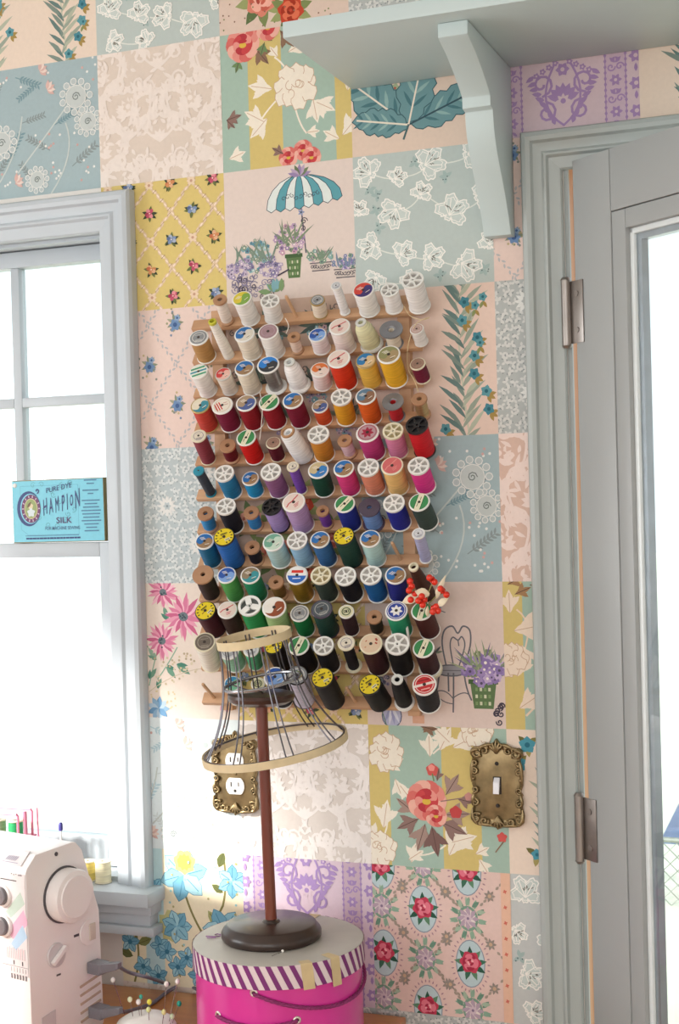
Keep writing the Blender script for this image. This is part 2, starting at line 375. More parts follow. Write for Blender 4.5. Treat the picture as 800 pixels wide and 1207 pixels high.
def redpeony(P, x, y, r, rnd):
    for i in range(10):
        a = i * 2 * PI / 10; P.ell(x + .62 * r * math.cos(a), y + .62 * r * math.sin(a), r * .42, r * .32, ['#e9b0a0', '#e08f84', '#d46d66'][i % 3], a + PI / 2, 12)
    for i in range(7):
        a = i * .9; P.ell(x + .33 * r * math.cos(a), y + .33 * r * math.sin(a), r * .34, r * .22, ['#c8474a', '#e39489', '#b53a42'][i % 3], a + PI / 2, 12)
    P.ell(x, y - r * .05, r * .2, r * .14, '#d9b24a'); P.ell(x, y + r * .15, r * .24, r * .1, '#b8383f')
def d_stripe(P, rnd, mode=0):
    gr, ye = '#a4bcae', '#d2bd78'
    P.rect(0, 0, 210, 210, gr)
    if mode == 0: bands = ((45, 100), (185, 215))
    elif mode == 1: bands = ((-5, 32), (112, 170))
    else: bands = ((-5, 28),)
    for a, b in bands: P.rect(a, 0, b, 210, ye)
    if mode == 0:
        P.curve((90, 165), (110, 150), (118, 120), 2.6, '#efe6d6'); P.curve((118, 120), (80, 95), (62, 70), 2.6, '#efe6d6'); P.curve((118, 100), (125, 60), (138, 45), 2.6, '#efe6d6')
        for x, y, a, l in ((95, 165, 2.2, 22), (112, 170, .4, 30), (85, 118, 2.9, 42), (75, 75, 3.9, 40), (70, 70, 2.6, 38), (150, 92, -.5, 40), (150, 95, -1.4, 38), (138, 46, 0, 22), (195, 35, .8, 40), (190, 30, 2.6, 30), (10, 20, .3, 30), (205, 100, 1.4, 34)): wleaf(P, x, y, a, l)
        peony(P, 122, 118, 34, rnd)
        for x, y, r in ((38, 192, 30), (80, 212, 22)):
            bleaf(P, x + 20, y - 8, -.9, 36, '#8b6d58'); bleaf(P, x + 24, y + 6, .3, 34, '#8b6d58'); bleaf(P, x - 6, y - 22, -1.9, 22, '#6f8a5c'); redpeony(P, x, y, r, rnd)
        for x, y in ((190, 172), (175, 158), (205, 150)): bleaf(P, x, y, rnd.uniform(0, 6), 32)
        for x, y in ((108, 12), (132, 20), (145, 8)): redpeony(P, x, y, 17, rnd)
        bleaf(P, 100, 18, 2.6, 22); bleaf(P, 8, 80, .2, 26); bleaf(P, 8, 80, -.8, 20)
    elif mode == 1:
        for p in (((0, 12), (40, 60), (20, 90)), ((65, 18), (90, 15), (115, 35)), ((100, 170), (120, 190), (150, 190))): P.curve(*p, 2.4, '#efe6d6')
        for x, y, a, l in ((20, 150, 0.3, 36), (40, 130, -1.2, 30), (48, 120, -.9, 26), (95, 165, 1.6, 36), (110, 175, 1.1, 40), (130, 180, .5, 38), (125, 188, 2.4, 34), (20, 55, 1.4, 44), (10, 30, 2.2, 40), (62, 6, 1.3, 32), (58, 10, .6, 28), (120, 20, 1.1, 50), (125, 40, .3, 40), (165, 18, -1, 26), (160, 25, .5, 24)): wleaf(P, x, y, a, l)
        peony(P, 28, 168, 28, rnd); peony(P, 14, 25, 26, rnd); peony(P, 165, 205, 24, rnd)
        for x, y, a, l in ((70, 80, 2.5, 36), (75, 72, 3.6, 38), (85, 65, 4.4, 44), (95, 62, 4.9, 46), (108, 70, -.4, 44), (115, 80, .1, 40), (118, 110, 1.0, 38), (105, 130, 1.4, 20), (135, 105, -.2, 26)): bleaf(P, x, y, a, l, ['#8f736c', '#a48a80', '#7c5f5a'][int(x) % 3])
        redpeony(P, 88, 100, 33, rnd); redpeony(P, 102, 78, 18, rnd)
        P.blob(98, 146, 9, '#cf5a55', .1); P.blob(97, 149, 5, '#e8948a', .1); P.blob(132, 85, 9, '#c24a4a', .1); P.stroke([(100, 130), (98, 140)], 2, '#6f8a5c'); P.stroke([(110, 100), (150, 108)], 1.6, '#8f736c'); P.blob(152, 109, 6, '#c79088', .1)
        P.blob(200, 52, 7, '#cf5a55', .15); P.stroke([(190, 30), (202, 46)], 1.8, '#8b6d58'); bleaf(P, 85, 205, .1, 24, '#8b6d58'); bleaf(P, 100, 206, 2.9, 20, '#8b6d58')
    else:
        P.curve((30, 20), (75, 60), (40, 105), 3, '#e8cfb4'); P.curve((20, 170), (50, 150), (20, 90), 2.4, '#e8cfb4')
        for x, y, a, l in ((15, 140, .2, 50), (25, 120, -1.2, 36), (10, 165, 1.6, 34), (20, 30, .6, 40), (48, 50, .1, 40), (70, 148, .4, 46), (18, 75, 1.2, 36)): wleaf(P, x, y, a, l, '#ecd9c6')
        peony(P, 10, 100, 24, rnd, '#ecd9c6')
        for x, y in ((8, 206), (40, 205), (18, 192)): bleaf(P, x, y, rnd.uniform(-.5, .5), 26, '#a5805c')
def d_bigleaf(P, rnd):
    P.rect(0, 0, 210, 210, '#dfc9b8')
    for i in range(22):
        x, y = 14 + rnd.uniform(0, 66), 74 + rnd.uniform(0, 30); P.flower(x, y, rnd.uniform(6, 9), 5, ['#d79a8c', '#c97d74', '#e3b5a6', '#9fae8c'][i % 4], '#b45a50', .25, .95)
    def lobe(a, l, w):
        x0, y0 = 88, 38; pts = []
        n = 14
        for sd in (1, -1):
            rr = range(n + 1) if sd == 1 else range(n - 1, 0, -1)
            for i in rr:
                t = i / n; ww = w * math.sin(PI * min(1, t * .93 + .05)) ** .7 * (1 + (.13, -.1, .05, -.16, .1)[i % 5]); pts.append((t * l, sd * ww / 2))
        ca, sa = math.cos(a), math.sin(a)
        q = [(x0 + u * ca - v * sa, y0 + u * sa + v * ca) for u, v in pts]
        P.poly(q, '#6d9498'); P.outline(q, 1.4, '#3f6068')
        for i in range(5):
            t = .2 + i * .15
            for sd in (-1, 1):
                bx, by = t * l, 0; ex, ey = (t + .17) * l, sd * w * .33
                P.leaf(x0 + bx * ca, y0 + bx * sa, math.atan2((ey) , (ex - bx)) + a, math.hypot(ex - bx, ey), w * .1, ['#4c767d', '#8fb0ad'][i % 2])
        P.stroke([(x0, y0), (x0 + l * .92 * ca, y0 + l * .92 * sa)], 2.6, '#e6dccb' if a > 1 else '#39525c')
    lobe(2.45, 118, 62); lobe(.35, 122, 46); lobe(1.32, 128, 56); lobe(2.95, 88, 40)
    P.stroke([(88, 38), (80, 18)], 3, '#4d6a6c')
def d_purple(P, rnd, bgc='#d3bdc4', fg='#a588b5'):
    P.rect(0, 0, 210, 210, bgc)
    for x0, x1 in ((18, 46), (164, 192)):
        P.rect(x0, 0, x1, 210, '#cbb3c2')
        for x in (x0, x1): 
            P.stroke([(x, 0), (x, 210)], 1.5, fg)
            for y in range(3, 210, 8): P.ell(x, y, 2.1, 2.6, fg, n=6)
        xc = (x0 + x1) / 2
        for i in range(5):
            y = 20 + i * 44; P.flower(xc, y, 9, 6, fg, bgc, .25, .6)
            for sd in (-1, 1): P.spiral(xc + sd * 6, y + 18, 6, 0, 2, fg, 1.1, sd); P.leaf(xc, y + 24, PI / 2 + sd * .8, 11, 5, fg); P.leaf(xc, y - 12, -PI / 2 + sd * .8, 9, 4, fg)
    xc = 105
    for yo in (0, 120):
        for i in range(7): P.leaf(xc, yo + 46, PI / 2 + (i - 3) * .42, 24, 11, fg)
        P.flower(xc, yo + 44, 11, 8, bgc, fg, .35, .5)
        for sd in (-1, 1):
            P.spiral(xc + sd * 24, yo + 30, 15, 1.5, 3.4, fg, 1.2, sd); P.spiral(xc + sd * 30, yo + 70, 17, -1.5, 3.4, fg, 1.2, -sd); P.curve((xc, yo + 10), (xc + sd * 42, yo + 40), (xc + sd * 12, yo + 95), 3, fg)
            for i in range(9): P.leaf(xc + sd * (12 + 3.6 * i), yo + 12 + i * 9, PI / 2 - sd * (.4 + .25 * i), 14, 7, fg, sd * .2)
            for i in range(4): P.flower(xc + sd * (10 + 9 * i), yo + 98 - i * 5, 5, 5, fg, bgc, .3, .8)
        P.flower(xc, yo + 88, 10, 6, fg, bgc, .3, .8)
    for x in (4, 206):
        for i in range(6): P.flower(x, 18 + i * 38, 10, 6, fg, bgc, .3, .7); P.leaf(x, 34 + i * 38, 1.57, 12, 5, fg)
def bouquet(P, x, y, r, cols, rnd, leafc=('#4c5a3c', '#6b7446')):
    for k in range(7): P.leaf(x, y - r * .1, k * .9 + rnd.random(), r * 1.25, r * .5, leafc[k % 2])
    for k in range(5):
        a = k * 1.26 + rnd.random(); P.ell(x + r * .42 * math.cos(a), y + r * .42 * math.sin(a), r * .36, r * .3, cols[k % len(cols)], a, 10)
    P.ell(x, y, r * .3, r * .25, cols[0], 0, 10); P.ell(x, y, r * .12, r * .1, '#f0e2cf', 0, 6)
def d_ytrellis(P, rnd):
    P.rect(0, 0, 210, 210, '#d8c27a')
    dx, dy = 72.0, 92.0
    def chain(x0, y0, x1, y1):
        n = int(math.hypot(x1 - x0, y1 - y0) / 9)
        for i in range(n):
            t = (i + .5) / n; x, y = x0 + (x1 - x0) * t, y0 + (y1 - y0) * t; a = math.atan2(y1 - y0, x1 - x0)
            P.ell(x, y, 5.6, 3.1, '#dcc2a2', a + (.35 if i % 2 else -.35), 8); P.ell(x, y, 3.6, 1.3, '#f0dcc8', a, 6)
            if i % 2: P.stroke([(x - 3, y - 3), (x + 3, y + 3)], 1.0, '#a98a66')
    for i in range(-1, 4):
        for j in range(-1, 3):
            x, y = i * dx + 12, j * dy + 20
            chain(x, y, x + dx / 2, y + dy / 2); chain(x + dx / 2, y + dy / 2, x + dx, y); chain(x, y, x + dx / 2, y - dy / 2); chain(x + dx / 2, y - dy / 2, x + dx, y)
            P.flower(x, y, 8, 6, '#e8d0b4', '#c99f86', .3, .7)
    pal = [['#c1546b', '#df8f97', '#a8405a'], ['#7d8fb0', '#a9b4c6', '#5b6c92'], ['#cf8a5c', '#e0b08a', '#c06a4a']]
    k = 0
    for i in range(-1, 4):
        for j in range(-1, 3):
            x, y = i * dx + 12, j * dy + 20
            bouquet(P, x + dx / 2, y, 11, pal[k % 3], rnd, ('#3f4a38', '#6b7446')); k += 1
            bouquet(P, x, y + dy / 2, 11, pal[(k + 1) % 3], rnd, ('#3f4a38', '#6b7446'))
def d_ptrellis(P, rnd):
    P.rect(0, 0, 210, 210, '#e4cdc3')
    dx, dy = 92.0, 122.0
    for i in range(-1, 3):
        for j in range(-1, 3):
            x, y = i * dx + 30, j * dy + 5
            for (x0, y0, x1, y1) in ((x, y, x + dx / 2, y + dy / 2), (x + dx / 2, y + dy / 2, x + dx, y), (x, y, x + dx / 2, y - dy / 2), (x + dx / 2, y - dy / 2, x + dx, y)):
                n = 12
                for t in range(n): P.leaf(x0 + (x1 - x0) * t / n, y0 + (y1 - y0) * t / n, math.atan2(y1 - y0, x1 - x0) + (.5 if t % 2 else -.5), 7.5, 3.2, '#b9b8ba')
    for i in range(-1, 3):
        for j in range(-1, 3):
            for x, y in ((i * dx + 30 + dx / 2, j * dy + 5), (i * dx + 30, j * dy + 5 + dy / 2)):
                for k in range(16): P.ell(x + rnd.gauss(0, 9), y + rnd.gauss(0, 10), 2, 2, ['#9a9a78', '#7f90a8', '#c3b088', '#8a8f86'][k % 4], n=6)
                for k in range(7): P.leaf(x, y, k * .9, 15, 5, ['#8a937c', '#a2a288'][k % 2])
                P.flower(x, y - 3, 10, 6, '#6f8db4', '#45608e', .35, .8); P.flower(x + 4, y + 7, 6, 5, '#8ea6c2', '#45608e', .3, .8)
def flowers_mass(P, x, y, rx, ry, cols, rnd, n=60, r=4):
    for i in range(n):
        a, q = rnd.uniform(0, 6.28), math.sqrt(rnd.random()); c = cols[i % len(cols)]
        P.flower(x + rx * q * math.cos(a), y + ry * q * math.sin(a), rnd.uniform(.7, 1.3) * r, 5, c, '#f3eadf' if i % 2 else '#5a5068', .28, .95, rnd.random())
def pot(P, x, y, w, h, c='#5f7a4e'):
    P.poly([(x - w / 2, y + h), (x + w / 2, y + h), (x + w * .36, y), (x - w * .36, y)], c); P.rect(x - w * .55, y + h * .84, x + w * .55, y + h, '#49633f')
    for i in range(4):
        for j in range(3): P.rect(x - w * .3 + i * w * .16, y + h * (.12 + .24 * j), x - w * .3 + i * w * .16 + w * .09, y + h * (.12 + .24 * j) + h * .12, '#cfd0b4' if (i + j) % 2 else '#7f9a68')
def basket(P, x, y, w, h):
    P.poly([(x - w / 2, y + h), (x + w / 2, y + h), (x + w * .4, y), (x - w * .4, y)], '#cfc2b8')
    for i in range(7): P.spiral(x - w * .4 + i * w * .13, y + h * .5, h * .28, i, 1.1, '#4b4450', 1)
    P.stroke([(x - w / 2, y + h), (x + w / 2, y + h)], 1.5, '#4b4450'); P.stroke([(x - w * .4, y), (x + w * .4, y)], 1.5, '#4b4450')
def d_garden(P, rnd):
    P.rect(0, 0, 210, 210, '#dfcfc6')
    # parasol
    cx, top, rim = 124, 193, 143
    P.stroke([(cx + 2, 142), (cx + 8, 70)], 2.2, '#5c5666')
    n = 8; L, R = 70, 192
    for i in range(n):
        t0, t1 = i / n, (i + 1) / n
        a = (L + (R - L) * t0, rim + 10 * t0 - 4 * math.sin(PI * t0)); b = (L + (R - L) * t1, rim + 10 * t1 - 4 * math.sin(PI * t1)); md = ((a[0] + b[0]) / 2, (a[1] + b[1]) / 2 - 5)
        dome = lambda e, u: (cx + (e[0] - cx) * math.sin(u * PI / 2), top - (top - e[1]) * (1 - math.cos(u * PI / 2)))
        pts = [dome(a, u / 5) for u in range(6)] + [md] + [dome(b, u / 5) for u in range(5, 0, -1)]
        P.poly(pts, '#5fa0ab' if i % 2 else '#dfe6e2'); P.outline(pts, 1.1, '#40515c')
    for i in range(9): P.spiral(98 + i * 7, 158 + (i % 3) * 2, 4, i, 1.0, '#4b5560', 1)
    for i in range(7): P.leaf(cx + 1, top - 2, .3 + i * .42, 20, 7, ['#9a86ae', '#6f7f5f', '#b9a3bd'][i % 3])
    P.flower(cx + 2, 134, 6, 5, '#8f97b8', '#4b5560'); P.spiral(cx + 6, 120, 6, 0, 1.4, '#4b4450'); P.spiral(cx + 4, 108, 5, 2, 1.4, '#4b4450', 1, -1)
    pot(P, 112, 32, 26, 38); flowers_mass(P, 108, 92, 25, 25, ['#b79ab8', '#9b82a8', '#cfb3c6', '#7f8f74', '#c69aae'], rnd, 70)
    for i in range(12): P.leaf(108 + rnd.uniform(-15, 15), 85, PI / 2 + rnd.uniform(-.9, .9), rnd.uniform(30, 48), 3, '#7f8f74')
    basket(P, 155, 40, 34, 12); flowers_mass(P, 155, 62, 20, 11, ['#8fb0ae', '#b79aa6', '#7d9a86'], rnd, 30, 3.4)
    for i in range(10): P.leaf(155 + rnd.uniform(-14, 14), 55, PI / 2 + rnd.uniform(-.7, .7), rnd.uniform(14, 28), 3, '#7d927c')
    basket(P, 194, 26, 36, 13); flowers_mass(P, 194, 50, 20, 11, ['#8f86b8', '#b9a3c6', '#7d9a86', '#6f78a8'], rnd, 34, 3.2)
    for i in range(10): P.leaf(194 + rnd.uniform(-14, 14), 42, PI / 2 + rnd.uniform(-.7, .7), rnd.uniform(14, 28), 3, '#7d8ca0')
    flowers_mass(P, 50, 72, 24, 26, ['#7fa9b0', '#a7c3c4', '#5f8f9c', '#8a9a86'], rnd, 60); flowers_mass(P, 22, 52, 24, 18, ['#a495b4', '#c3b3c6', '#80789a'], rnd, 50); flowers_mass(P, 74, 52, 18, 16, ['#a495b4', '#c3b3c6', '#80789a'], rnd, 40)
    for i in range(14): P.leaf(48 + rnd.uniform(-36, 36), 60, PI / 2 + rnd.uniform(-.9, .9), rnd.uniform(28, 50), 3, '#7d8f80')
    for i in range(34): P.spiral(rnd.uniform(10, 86), rnd.uniform(5, 42), rnd.uniform(4, 8), rnd.random() * 6, 1.3, ['#4b4450', '#77708a', '#8f86a0'][i % 3], 1.2)
    for i in range(10): P.leaf(80 + rnd.uniform(-8, 14), 12, rnd.uniform(0, 3), 22, 9, ['#7f9a6c', '#7fa9b0'][i % 2])
    P.stroke([(86, 38), (104, 46)], 2.4, '#4b4450')
def d_ferngarden(P, rnd):
    P.rect(0, 0, 210, 210, '#c6ab9b')
    for x, y in ((70, 165), (150, 168), (40, 90), (140, 80), (95, 30), (190, 30)):
        for k in range(11): P.leaf(x, y, PI / 2 + (k - 5) * .36, 34, 8, ['#6a7a70', '#4f5f5c', '#8b9482'][k % 3], .1 * (k - 5) / 5)
        flowers_mass(P, x, y - 12, 18, 10, ['#a495b4', '#7fa9b0', '#c3a3a6'], rnd, 22)
    for i in range(24): P.spiral(rnd.uniform(5, 205), rnd.uniform(5, 205), rnd.uniform(4, 9), rnd.random() * 6, 1.4, '#6b6266', 1.2)
def d_chair(P, rnd):
    P.rect(0, 0, 210, 210, '#ddc9c0')
    g = '#6c6a70'
    def sp(p, w_, c_):
        q = [p[0]] + p + [p[-1]]; out = []
        for i in range(1, len(q) - 2):
            for k in range(5):
                t = k / 5; out.append(tuple(.5 * (2 * q[i][d] + (q[i+1][d] - q[i-1][d]) * t + (2 * q[i-1][d] - 5 * q[i][d] + 4 * q[i+1][d] - q[i+2][d]) * t * t + (3 * q[i][d] - q[i-1][d] - 3 * q[i+1][d] + q[i+2][d]) * t ** 3) for d in (0, 1)))
        P.stroke(out + [p[-1]], w_, c_)
    pts = [(124, 85), (118, 120), (122, 140), (134, 146), (142, 136), (150, 146), (160, 140), (160, 118), (150, 88)]
    sp(pts, 2.4, g); sp([(134, 90), (130, 118), (134, 130), (142, 126), (148, 131), (152, 118), (143, 90)], 2.0, g); P.stroke([(142, 126), (143, 118)], 1.8, g)
    P.ell(130, 82, 24, 8, '#9a979c'); P.outline([(130 + 24 * math.cos(k * PI / 8), 82 + 8 * math.sin(k * PI / 8)) for k in range(16)], 2, g); P.stroke([(112, 82), (148, 82)], 1.2, g)
    for x0, x1, y1 in ((112, 104, 44), (134, 132, 22), (150, 160, 40), (126, 126, 52)): P.curve((x0, 78), (x0 + (x1 - x0) * .2, 55), (x1, y1), 2.4, g)
    P.curve((104, 50), (120, 58), (132, 42), 1.6, g); P.curve((132, 42), (150, 56), (158, 46), 1.6, g); P.curve((104, 50), (116, 34), (132, 34), 1.4, g)
    pot(P, 178, -2 + 30, 40, 42, '#627a52'); flowers_mass(P, 180, 86, 32, 22, ['#a58fc0', '#8f7ab0', '#c3aed0', '#9a86b8', '#7d8a66'], rnd, 60, 6)
    for i in range(28): P.leaf(180 + rnd.uniform(-22, 22), 78, PI / 2 + rnd.uniform(-1.2, 1.2), rnd.uniform(28, 56), 3.2, ['#8a9a78', '#a3a987', '#7a6f90'][i % 3])
    flowers_mass(P, 180, 82, 24, 16, ['#a58fc0', '#8f7ab0', '#c3aed0'], rnd, 26, 6.5)
    for i in range(8): P.spiral(206 - rnd.uniform(0, 10), rnd.uniform(8, 36), 5, i, 1.8, '#4b4450', 1.2)
    P.ell(98, 88, 10, 10, '#8fb6b8'); 
    for i in range(16): P.leaf(95 + rnd.uniform(-12, 12), 95 + rnd.uniform(-5, 14), rnd.uniform(0, 6), 14, 3.5, ['#7f8a76', '#5d6064', '#a08f80'][i % 3])
    P.ell(38, 14, 15, 17, '#b3b4cc'); P.outline([(38 + 15 * math.cos(k * PI / 8), 14 + 17 * math.sin(k * PI / 8)) for k in range(16)], 1.6, '#5d6480')
    for k in range(4): P.leaf(38, 28, -PI / 2 + (k - 1.5) * .3, 28, 5, ['#9a9cc0', '#d6d6e0'][k % 2])
    P.stroke([(20, 30), (30, -2)], 1.5, '#5d7a60'); P.rect(70, 4, 88, 16, '#d8a88e')
    flowers_mass(P, 20, 80, 20, 26, ['#a495b4', '#8f9a9a', '#6f6a80'], rnd, 40)
    P.rect(112, 168, 118, 174, '#6c7a94'); P.stroke([(106, 172), (124, 166)], 1.2, '#4b5560')
def d_lace(P, rnd, bgc='#b3b7b5', lt='#d3d3cf', dk='#83898a'):
    P.rect(0, 0, 210, 210, bgc)
    for i in range(18):
        for j in range(18):
            x, y = i * 12 + rnd.uniform(-3, 3) + (j % 2) * 6, j * 12 + rnd.uniform(-3, 3); a = rnd.uniform(0, 6.28)
            P.curve((x + 6 * math.cos(a), y + 6 * math.sin(a)), (x + 6 * math.cos(a + 1), y - 1 + 6 * math.sin(a + 1)), (x + 5.5 * math.cos(a + 2.3), y + 5.5 * math.sin(a + 2.3)), 1.7, dk, 3)
            P.leaf(x, y, a + .6, 8, 5, lt); P.leaf(x, y, a + 2.2, 7, 4, lt); P.leaf(x, y, a + 4, 6, 4, lt)
    for x, y in ((50, 55), (150, 60), (100, 120), (45, 180), (165, 170)):
        for k in range(12): P.leaf(x, y, k * PI / 6, 17, 6, '#e2e2de' if lt > '#d0' else lt)
        P.flower(x, y, 7, 6, bgc, dk, .3, .7)
def d_daisy(P, rnd):
    P.rect(0, 0, 210, 210, '#e6d8cc')
    gn = ['#6f9a84', '#4f8573', '#8fae98']
    for p in (((60, 50), (70, 90), (85, 130)), ((75, 60), (95, 85), (110, 110)), ((40, 40), (20, 80), (24, 110)), ((30, 150), (45, 120), (60, 110))): P.curve(*p, 2, gn[2])
    for x, y, a, l in ((90, 82, -.9, 26), (108, 84, -.6, 28), (74, 90, 2.2, 24), (60, 60, .9, 22), (96, 152, 1.9, 24), (12, 120, 1.3, 34), (20, 118, .8, 30), (10, 95, .3, 24), (45, 130, 1.0, 24), (75, 45, 1.2, 18)): 
        P.leaf(x, y, a, l, l * .36, gn[int(x) % 3]); P.leaf(x, y, a + .5, l * .7, l * .25, gn[(int(x) + 1) % 3])
    for x, y, r in ((88, 196, 27), (122, 158, 36), (84, 120, 30), (24, 82, 30)):
        for k in range(22): P.leaf(x, y, k * 2 * PI / 22 + rnd.uniform(-.1, .1), r * rnd.uniform(.8, 1.1), r * .24, ['#e39db4', '#d77f9f', '#efbccb', '#c9678c'][k % 4])
        P.ell(x, y, r * .22, r * .2, '#6d7a80')
        for k in range(6): P.ell(x + rnd.gauss(0, r * .12), y + rnd.gauss(0, r * .12), 1.6, 1.6, '#3f4e58', n=6)
    flowers_mass(P, 22, 160, 18, 26, ['#e3a5b8', '#cf7f9c', '#efc3cf'], rnd, 30, 6)
    for k in range(40): P.ell(110 + rnd.gauss(0, 22), 82 + rnd.gauss(0, 12), 2, 2, ['#cfc0a0', '#d9cdb4', '#b9a98c'][k % 3], n=6)
    P.curve((60, 40), (100, 70), (150, 78), 1.2, '#cfc0a8')
    for k in range(9): P.leaf(75, 14, k * .7, 20, 10, ['#8fb3cf', '#b3cadb', '#6f9abf'][k % 3])
    for k in range(24): P.ell(rnd.uniform(10, 110), rnd.uniform(15, 45), 1.6, 1.6, '#d9c9a0', n=6)
    for k in range(8): P.leaf(190, 26, k * .8, 16, 8, '#dc96ac')
def d_bigblue(P, rnd):
    P.rect(0, 0, 210, 210, '#efe5c6'); P.rect(42, 0, 74, 210, '#bfdde0')
    gn = ['#7f8450', '#a8ab72', '#656c40', '#c2c08a']
    for p in (((150, 20), (150, 90), (175, 130)), ((150, 70), (120, 110), (110, 150)), ((20, 0), (40, 60), (10, 110)), ((175, 130), (185, 165), (178, 205)), ((22, 60), (30, 120), (20, 190))): P.curve(*p, 3.4, '#85804c')
    for x, y, a, l in ((150, 60, .8, 26), (152, 40, 2.4, 24), (165, 100, 2.2, 26), (176, 150, 2.6, 22), (170, 188, 1.2, 26), (182, 170, .3, 24), (20, 80, 2.6, 24), (28, 60, .4, 26), (12, 110, 1.8, 26), (18, 40, 2.8, 26), (20, 20, .6, 24), (100, 15, 2.0, 28), (120, 20, .8, 26), (24, 140, .5, 24), (22, 160, 2.4, 24)): P.leaf(x, y, a, l, l * .55, gn[int(x + y) % 4]); P.stroke([(x, y), (x + l * .8 * math.cos(a), y + l * .8 * math.sin(a))], 1, '#5d5f36')
    def bf(x, y, r, a0, n=6):
        for k in range(n):
            a = a0 + k * 2 * PI / n
            P.leaf(x, y, a, r, r * .72, ['#8fc3d3', '#74aec6', '#a6d2dc'][k % 3]); P.stroke([(x + r * .2 * math.cos(a), y + r * .2 * math.sin(a)), (x + r * .8 * math.cos(a), y + r * .8 * math.sin(a))], 1.2, '#4f86a4')
            q = [(x + r * math.cos(a) * u - r * .36 * v * math.sin(a), y + r * math.sin(a) * u + r * .36 * v * math.cos(a)) for u, v in ((.15, .5), (.4, 1), (.75, .7), (1, 0), (.75, -.7), (.4, -1), (.15, -.5))]
            P.stroke(q, 1.1, '#5b90a8')
    bf(110, 172, 42, .3); P.blob(112, 192, 18, '#cfc67c', .12, 7); P.blob(112, 192, 12, '#b0aa5c', .15, 9)
    bf(176, 92, 36, 1.0); bf(192, 168, 26, .5); P.flower(200, 72, 17, 8, '#7ec2bd', '#d9c25a', .3, .7)
    P.blob(88, 92, 24, '#c9c78c', .15, 8); bf(96, 92, 26, .1, 7)
    for x, y in ((66, 60), (78, 52), (96, 30), (112, 46), (36, 26), (62, 14), (14, 62), (60, 150), (130, 20)): bf(x, y, 17, x, 5); P.ell(x, y, 4, 4, '#3f7893', n=8)
    for k in range(30): P.ell(rnd.uniform(80, 205), rnd.uniform(10, 200), 2, 2, ['#9ccdd0', '#b5b07a'][k % 2], n=6)
def d_medallion(P, rnd):
    P.rect(0, 0, 210, 210, '#e3c6bd')
    dx, dy = 116.0, 116.0
    ovals = [(76, 160), (188, 92), (18, 86), (130 - 52, 8), (188, 212), (18, 212)]
    meds = [(134, 156), (22, 150), (72, 92), (76 + 56, 84 - 62), (130, 92 - 70), (186, 150), (78, 214), (16, 20), (186, 26)]
    ovals = [(78, 150), (16, 82), (148, 78), (82, 8), (14, 208), (146, 208)]
    meds = [(14, 150), (146, 142), (80, 80), (14, 18), (150, 12), (80, 212)]
    for x, y in ovals:
        n = 30
        for k in range(n):
            a = k * 2 * PI / n; P.leaf(x + 25 * math.cos(a), y + 37 * math.sin(a), a, 5, 2.2, '#b08a94')
        P.ell(x, y, 22, 34, '#8f9aa8', n=24); P.ell(x, y, 20.5, 32.5, '#bcd0d4', n=24)
        for k in range(9): P.leaf(x, y, k * .7 + .2, 25, 9, ['#3f6f58', '#5f8a6c', '#2f5a48'][k % 3])
        P.rose(x, y + 2, 15, ['#c43f58', '#e0788a', '#a82f48', '#f0aab0'], rnd)
    for x, y in meds:
        for k in range(22):
            a = k * 2 * PI / 22; P.leaf(x + 15 * math.cos(a), y + 18 * math.sin(a), a + (.5 if k % 2 else -.5), 14, 6.5, ['#8fae98', '#6f9480', '#a9bda6'][k % 3]); P.leaf(x + 12 * math.cos(a + .14), y + 15 * math.sin(a + .14), a + 1.6, 8, 4, '#7fa08c')
        for k in range(8): P.leaf(x, y, k * PI / 4, 17, 8, '#b9a3b3'); P.leaf(x, y, k * PI / 4 + .39, 13, 4, '#e6dcd6')
        P.flower(x, y, 7, 8, '#d3bfc8', '#8a7590', .3, .6)
    for x, y in meds:
        for sx, sy in ((1, 1), (1, -1), (-1, 1), (-1, -1)):
            for t in (.28, .36, .5, .64, .72):
                qx, qy = x + sx * 66 * t, y + sy * 68 * t
                if t == .5: P.flower(qx, qy, 9, 7, '#9a8f86', '#c9a98c', .3, .45)
                else: P.leaf(qx, qy, math.atan2(sy, sx), 7, 4, '#a89a8c')
    P.rect(196, 0, 210, 210, '#e6bba2')
    for k in range(8): P.blob(202, 30 + k * 22, 2.4, '#cf6f60', .3, 4)
def d_plain(P, rnd, c='#f2efe9'):
    P.rect(0, 0, 210, 210, c)

# ------------------------------------------------------------------ room shell
PAINT = mat('shaded_door_trim', '#aab1af', .42, var=.03, scale=8)  # door trim toned darker: the dim right side's shade is in the colour
PAINTW = mat('lit_window_trim', '#bcc4ca', .42, var=.03, scale=8)  # same trim paint, lighter copy standing for the stronger light at the window
WALLP = mat('plaster_wall', '#e2dfda', .8, var=.03, scale=12, bump=.05)
WX0, WX1, WZ0, WZ1 = -1.07, -.380, .90, 1.946       # window opening
DX0, DX1, DZ1 = .3475, 1.17, 1.966                   # door opening
w = MB(); T = .14
w.box(-1.5, WX0, 0, T, 0, 2.55); w.box(WX0, WX1, 0, T, 0, WZ0); w.box(WX0, WX1, 0, T, WZ1, 2.55); w.box(WX1, DX0, 0, T, 0, 2.55); w.box(DX0, DX1, 0, T, DZ1, 2.55); w.box(DX1, 2.4, 0, T, 0, 2.55)
wall = struct(w.build('wall_back', WALLP))
struct(MB().box(-1.54, -1.5, -4, -1.42, 0, 2.55).box(-1.54, -1.5, -.6, T, 0, 2.55).box(-1.54, -1.5, -1.42, -.6, 0, 1.1).box(-1.54, -1.5, -1.42, -.6, 1.97, 2.55).build('wall_left', WALLP))
struct(MB().box(2.4, 2.54, -4, T, 0, 2.55).build('wall_right', WALLP))
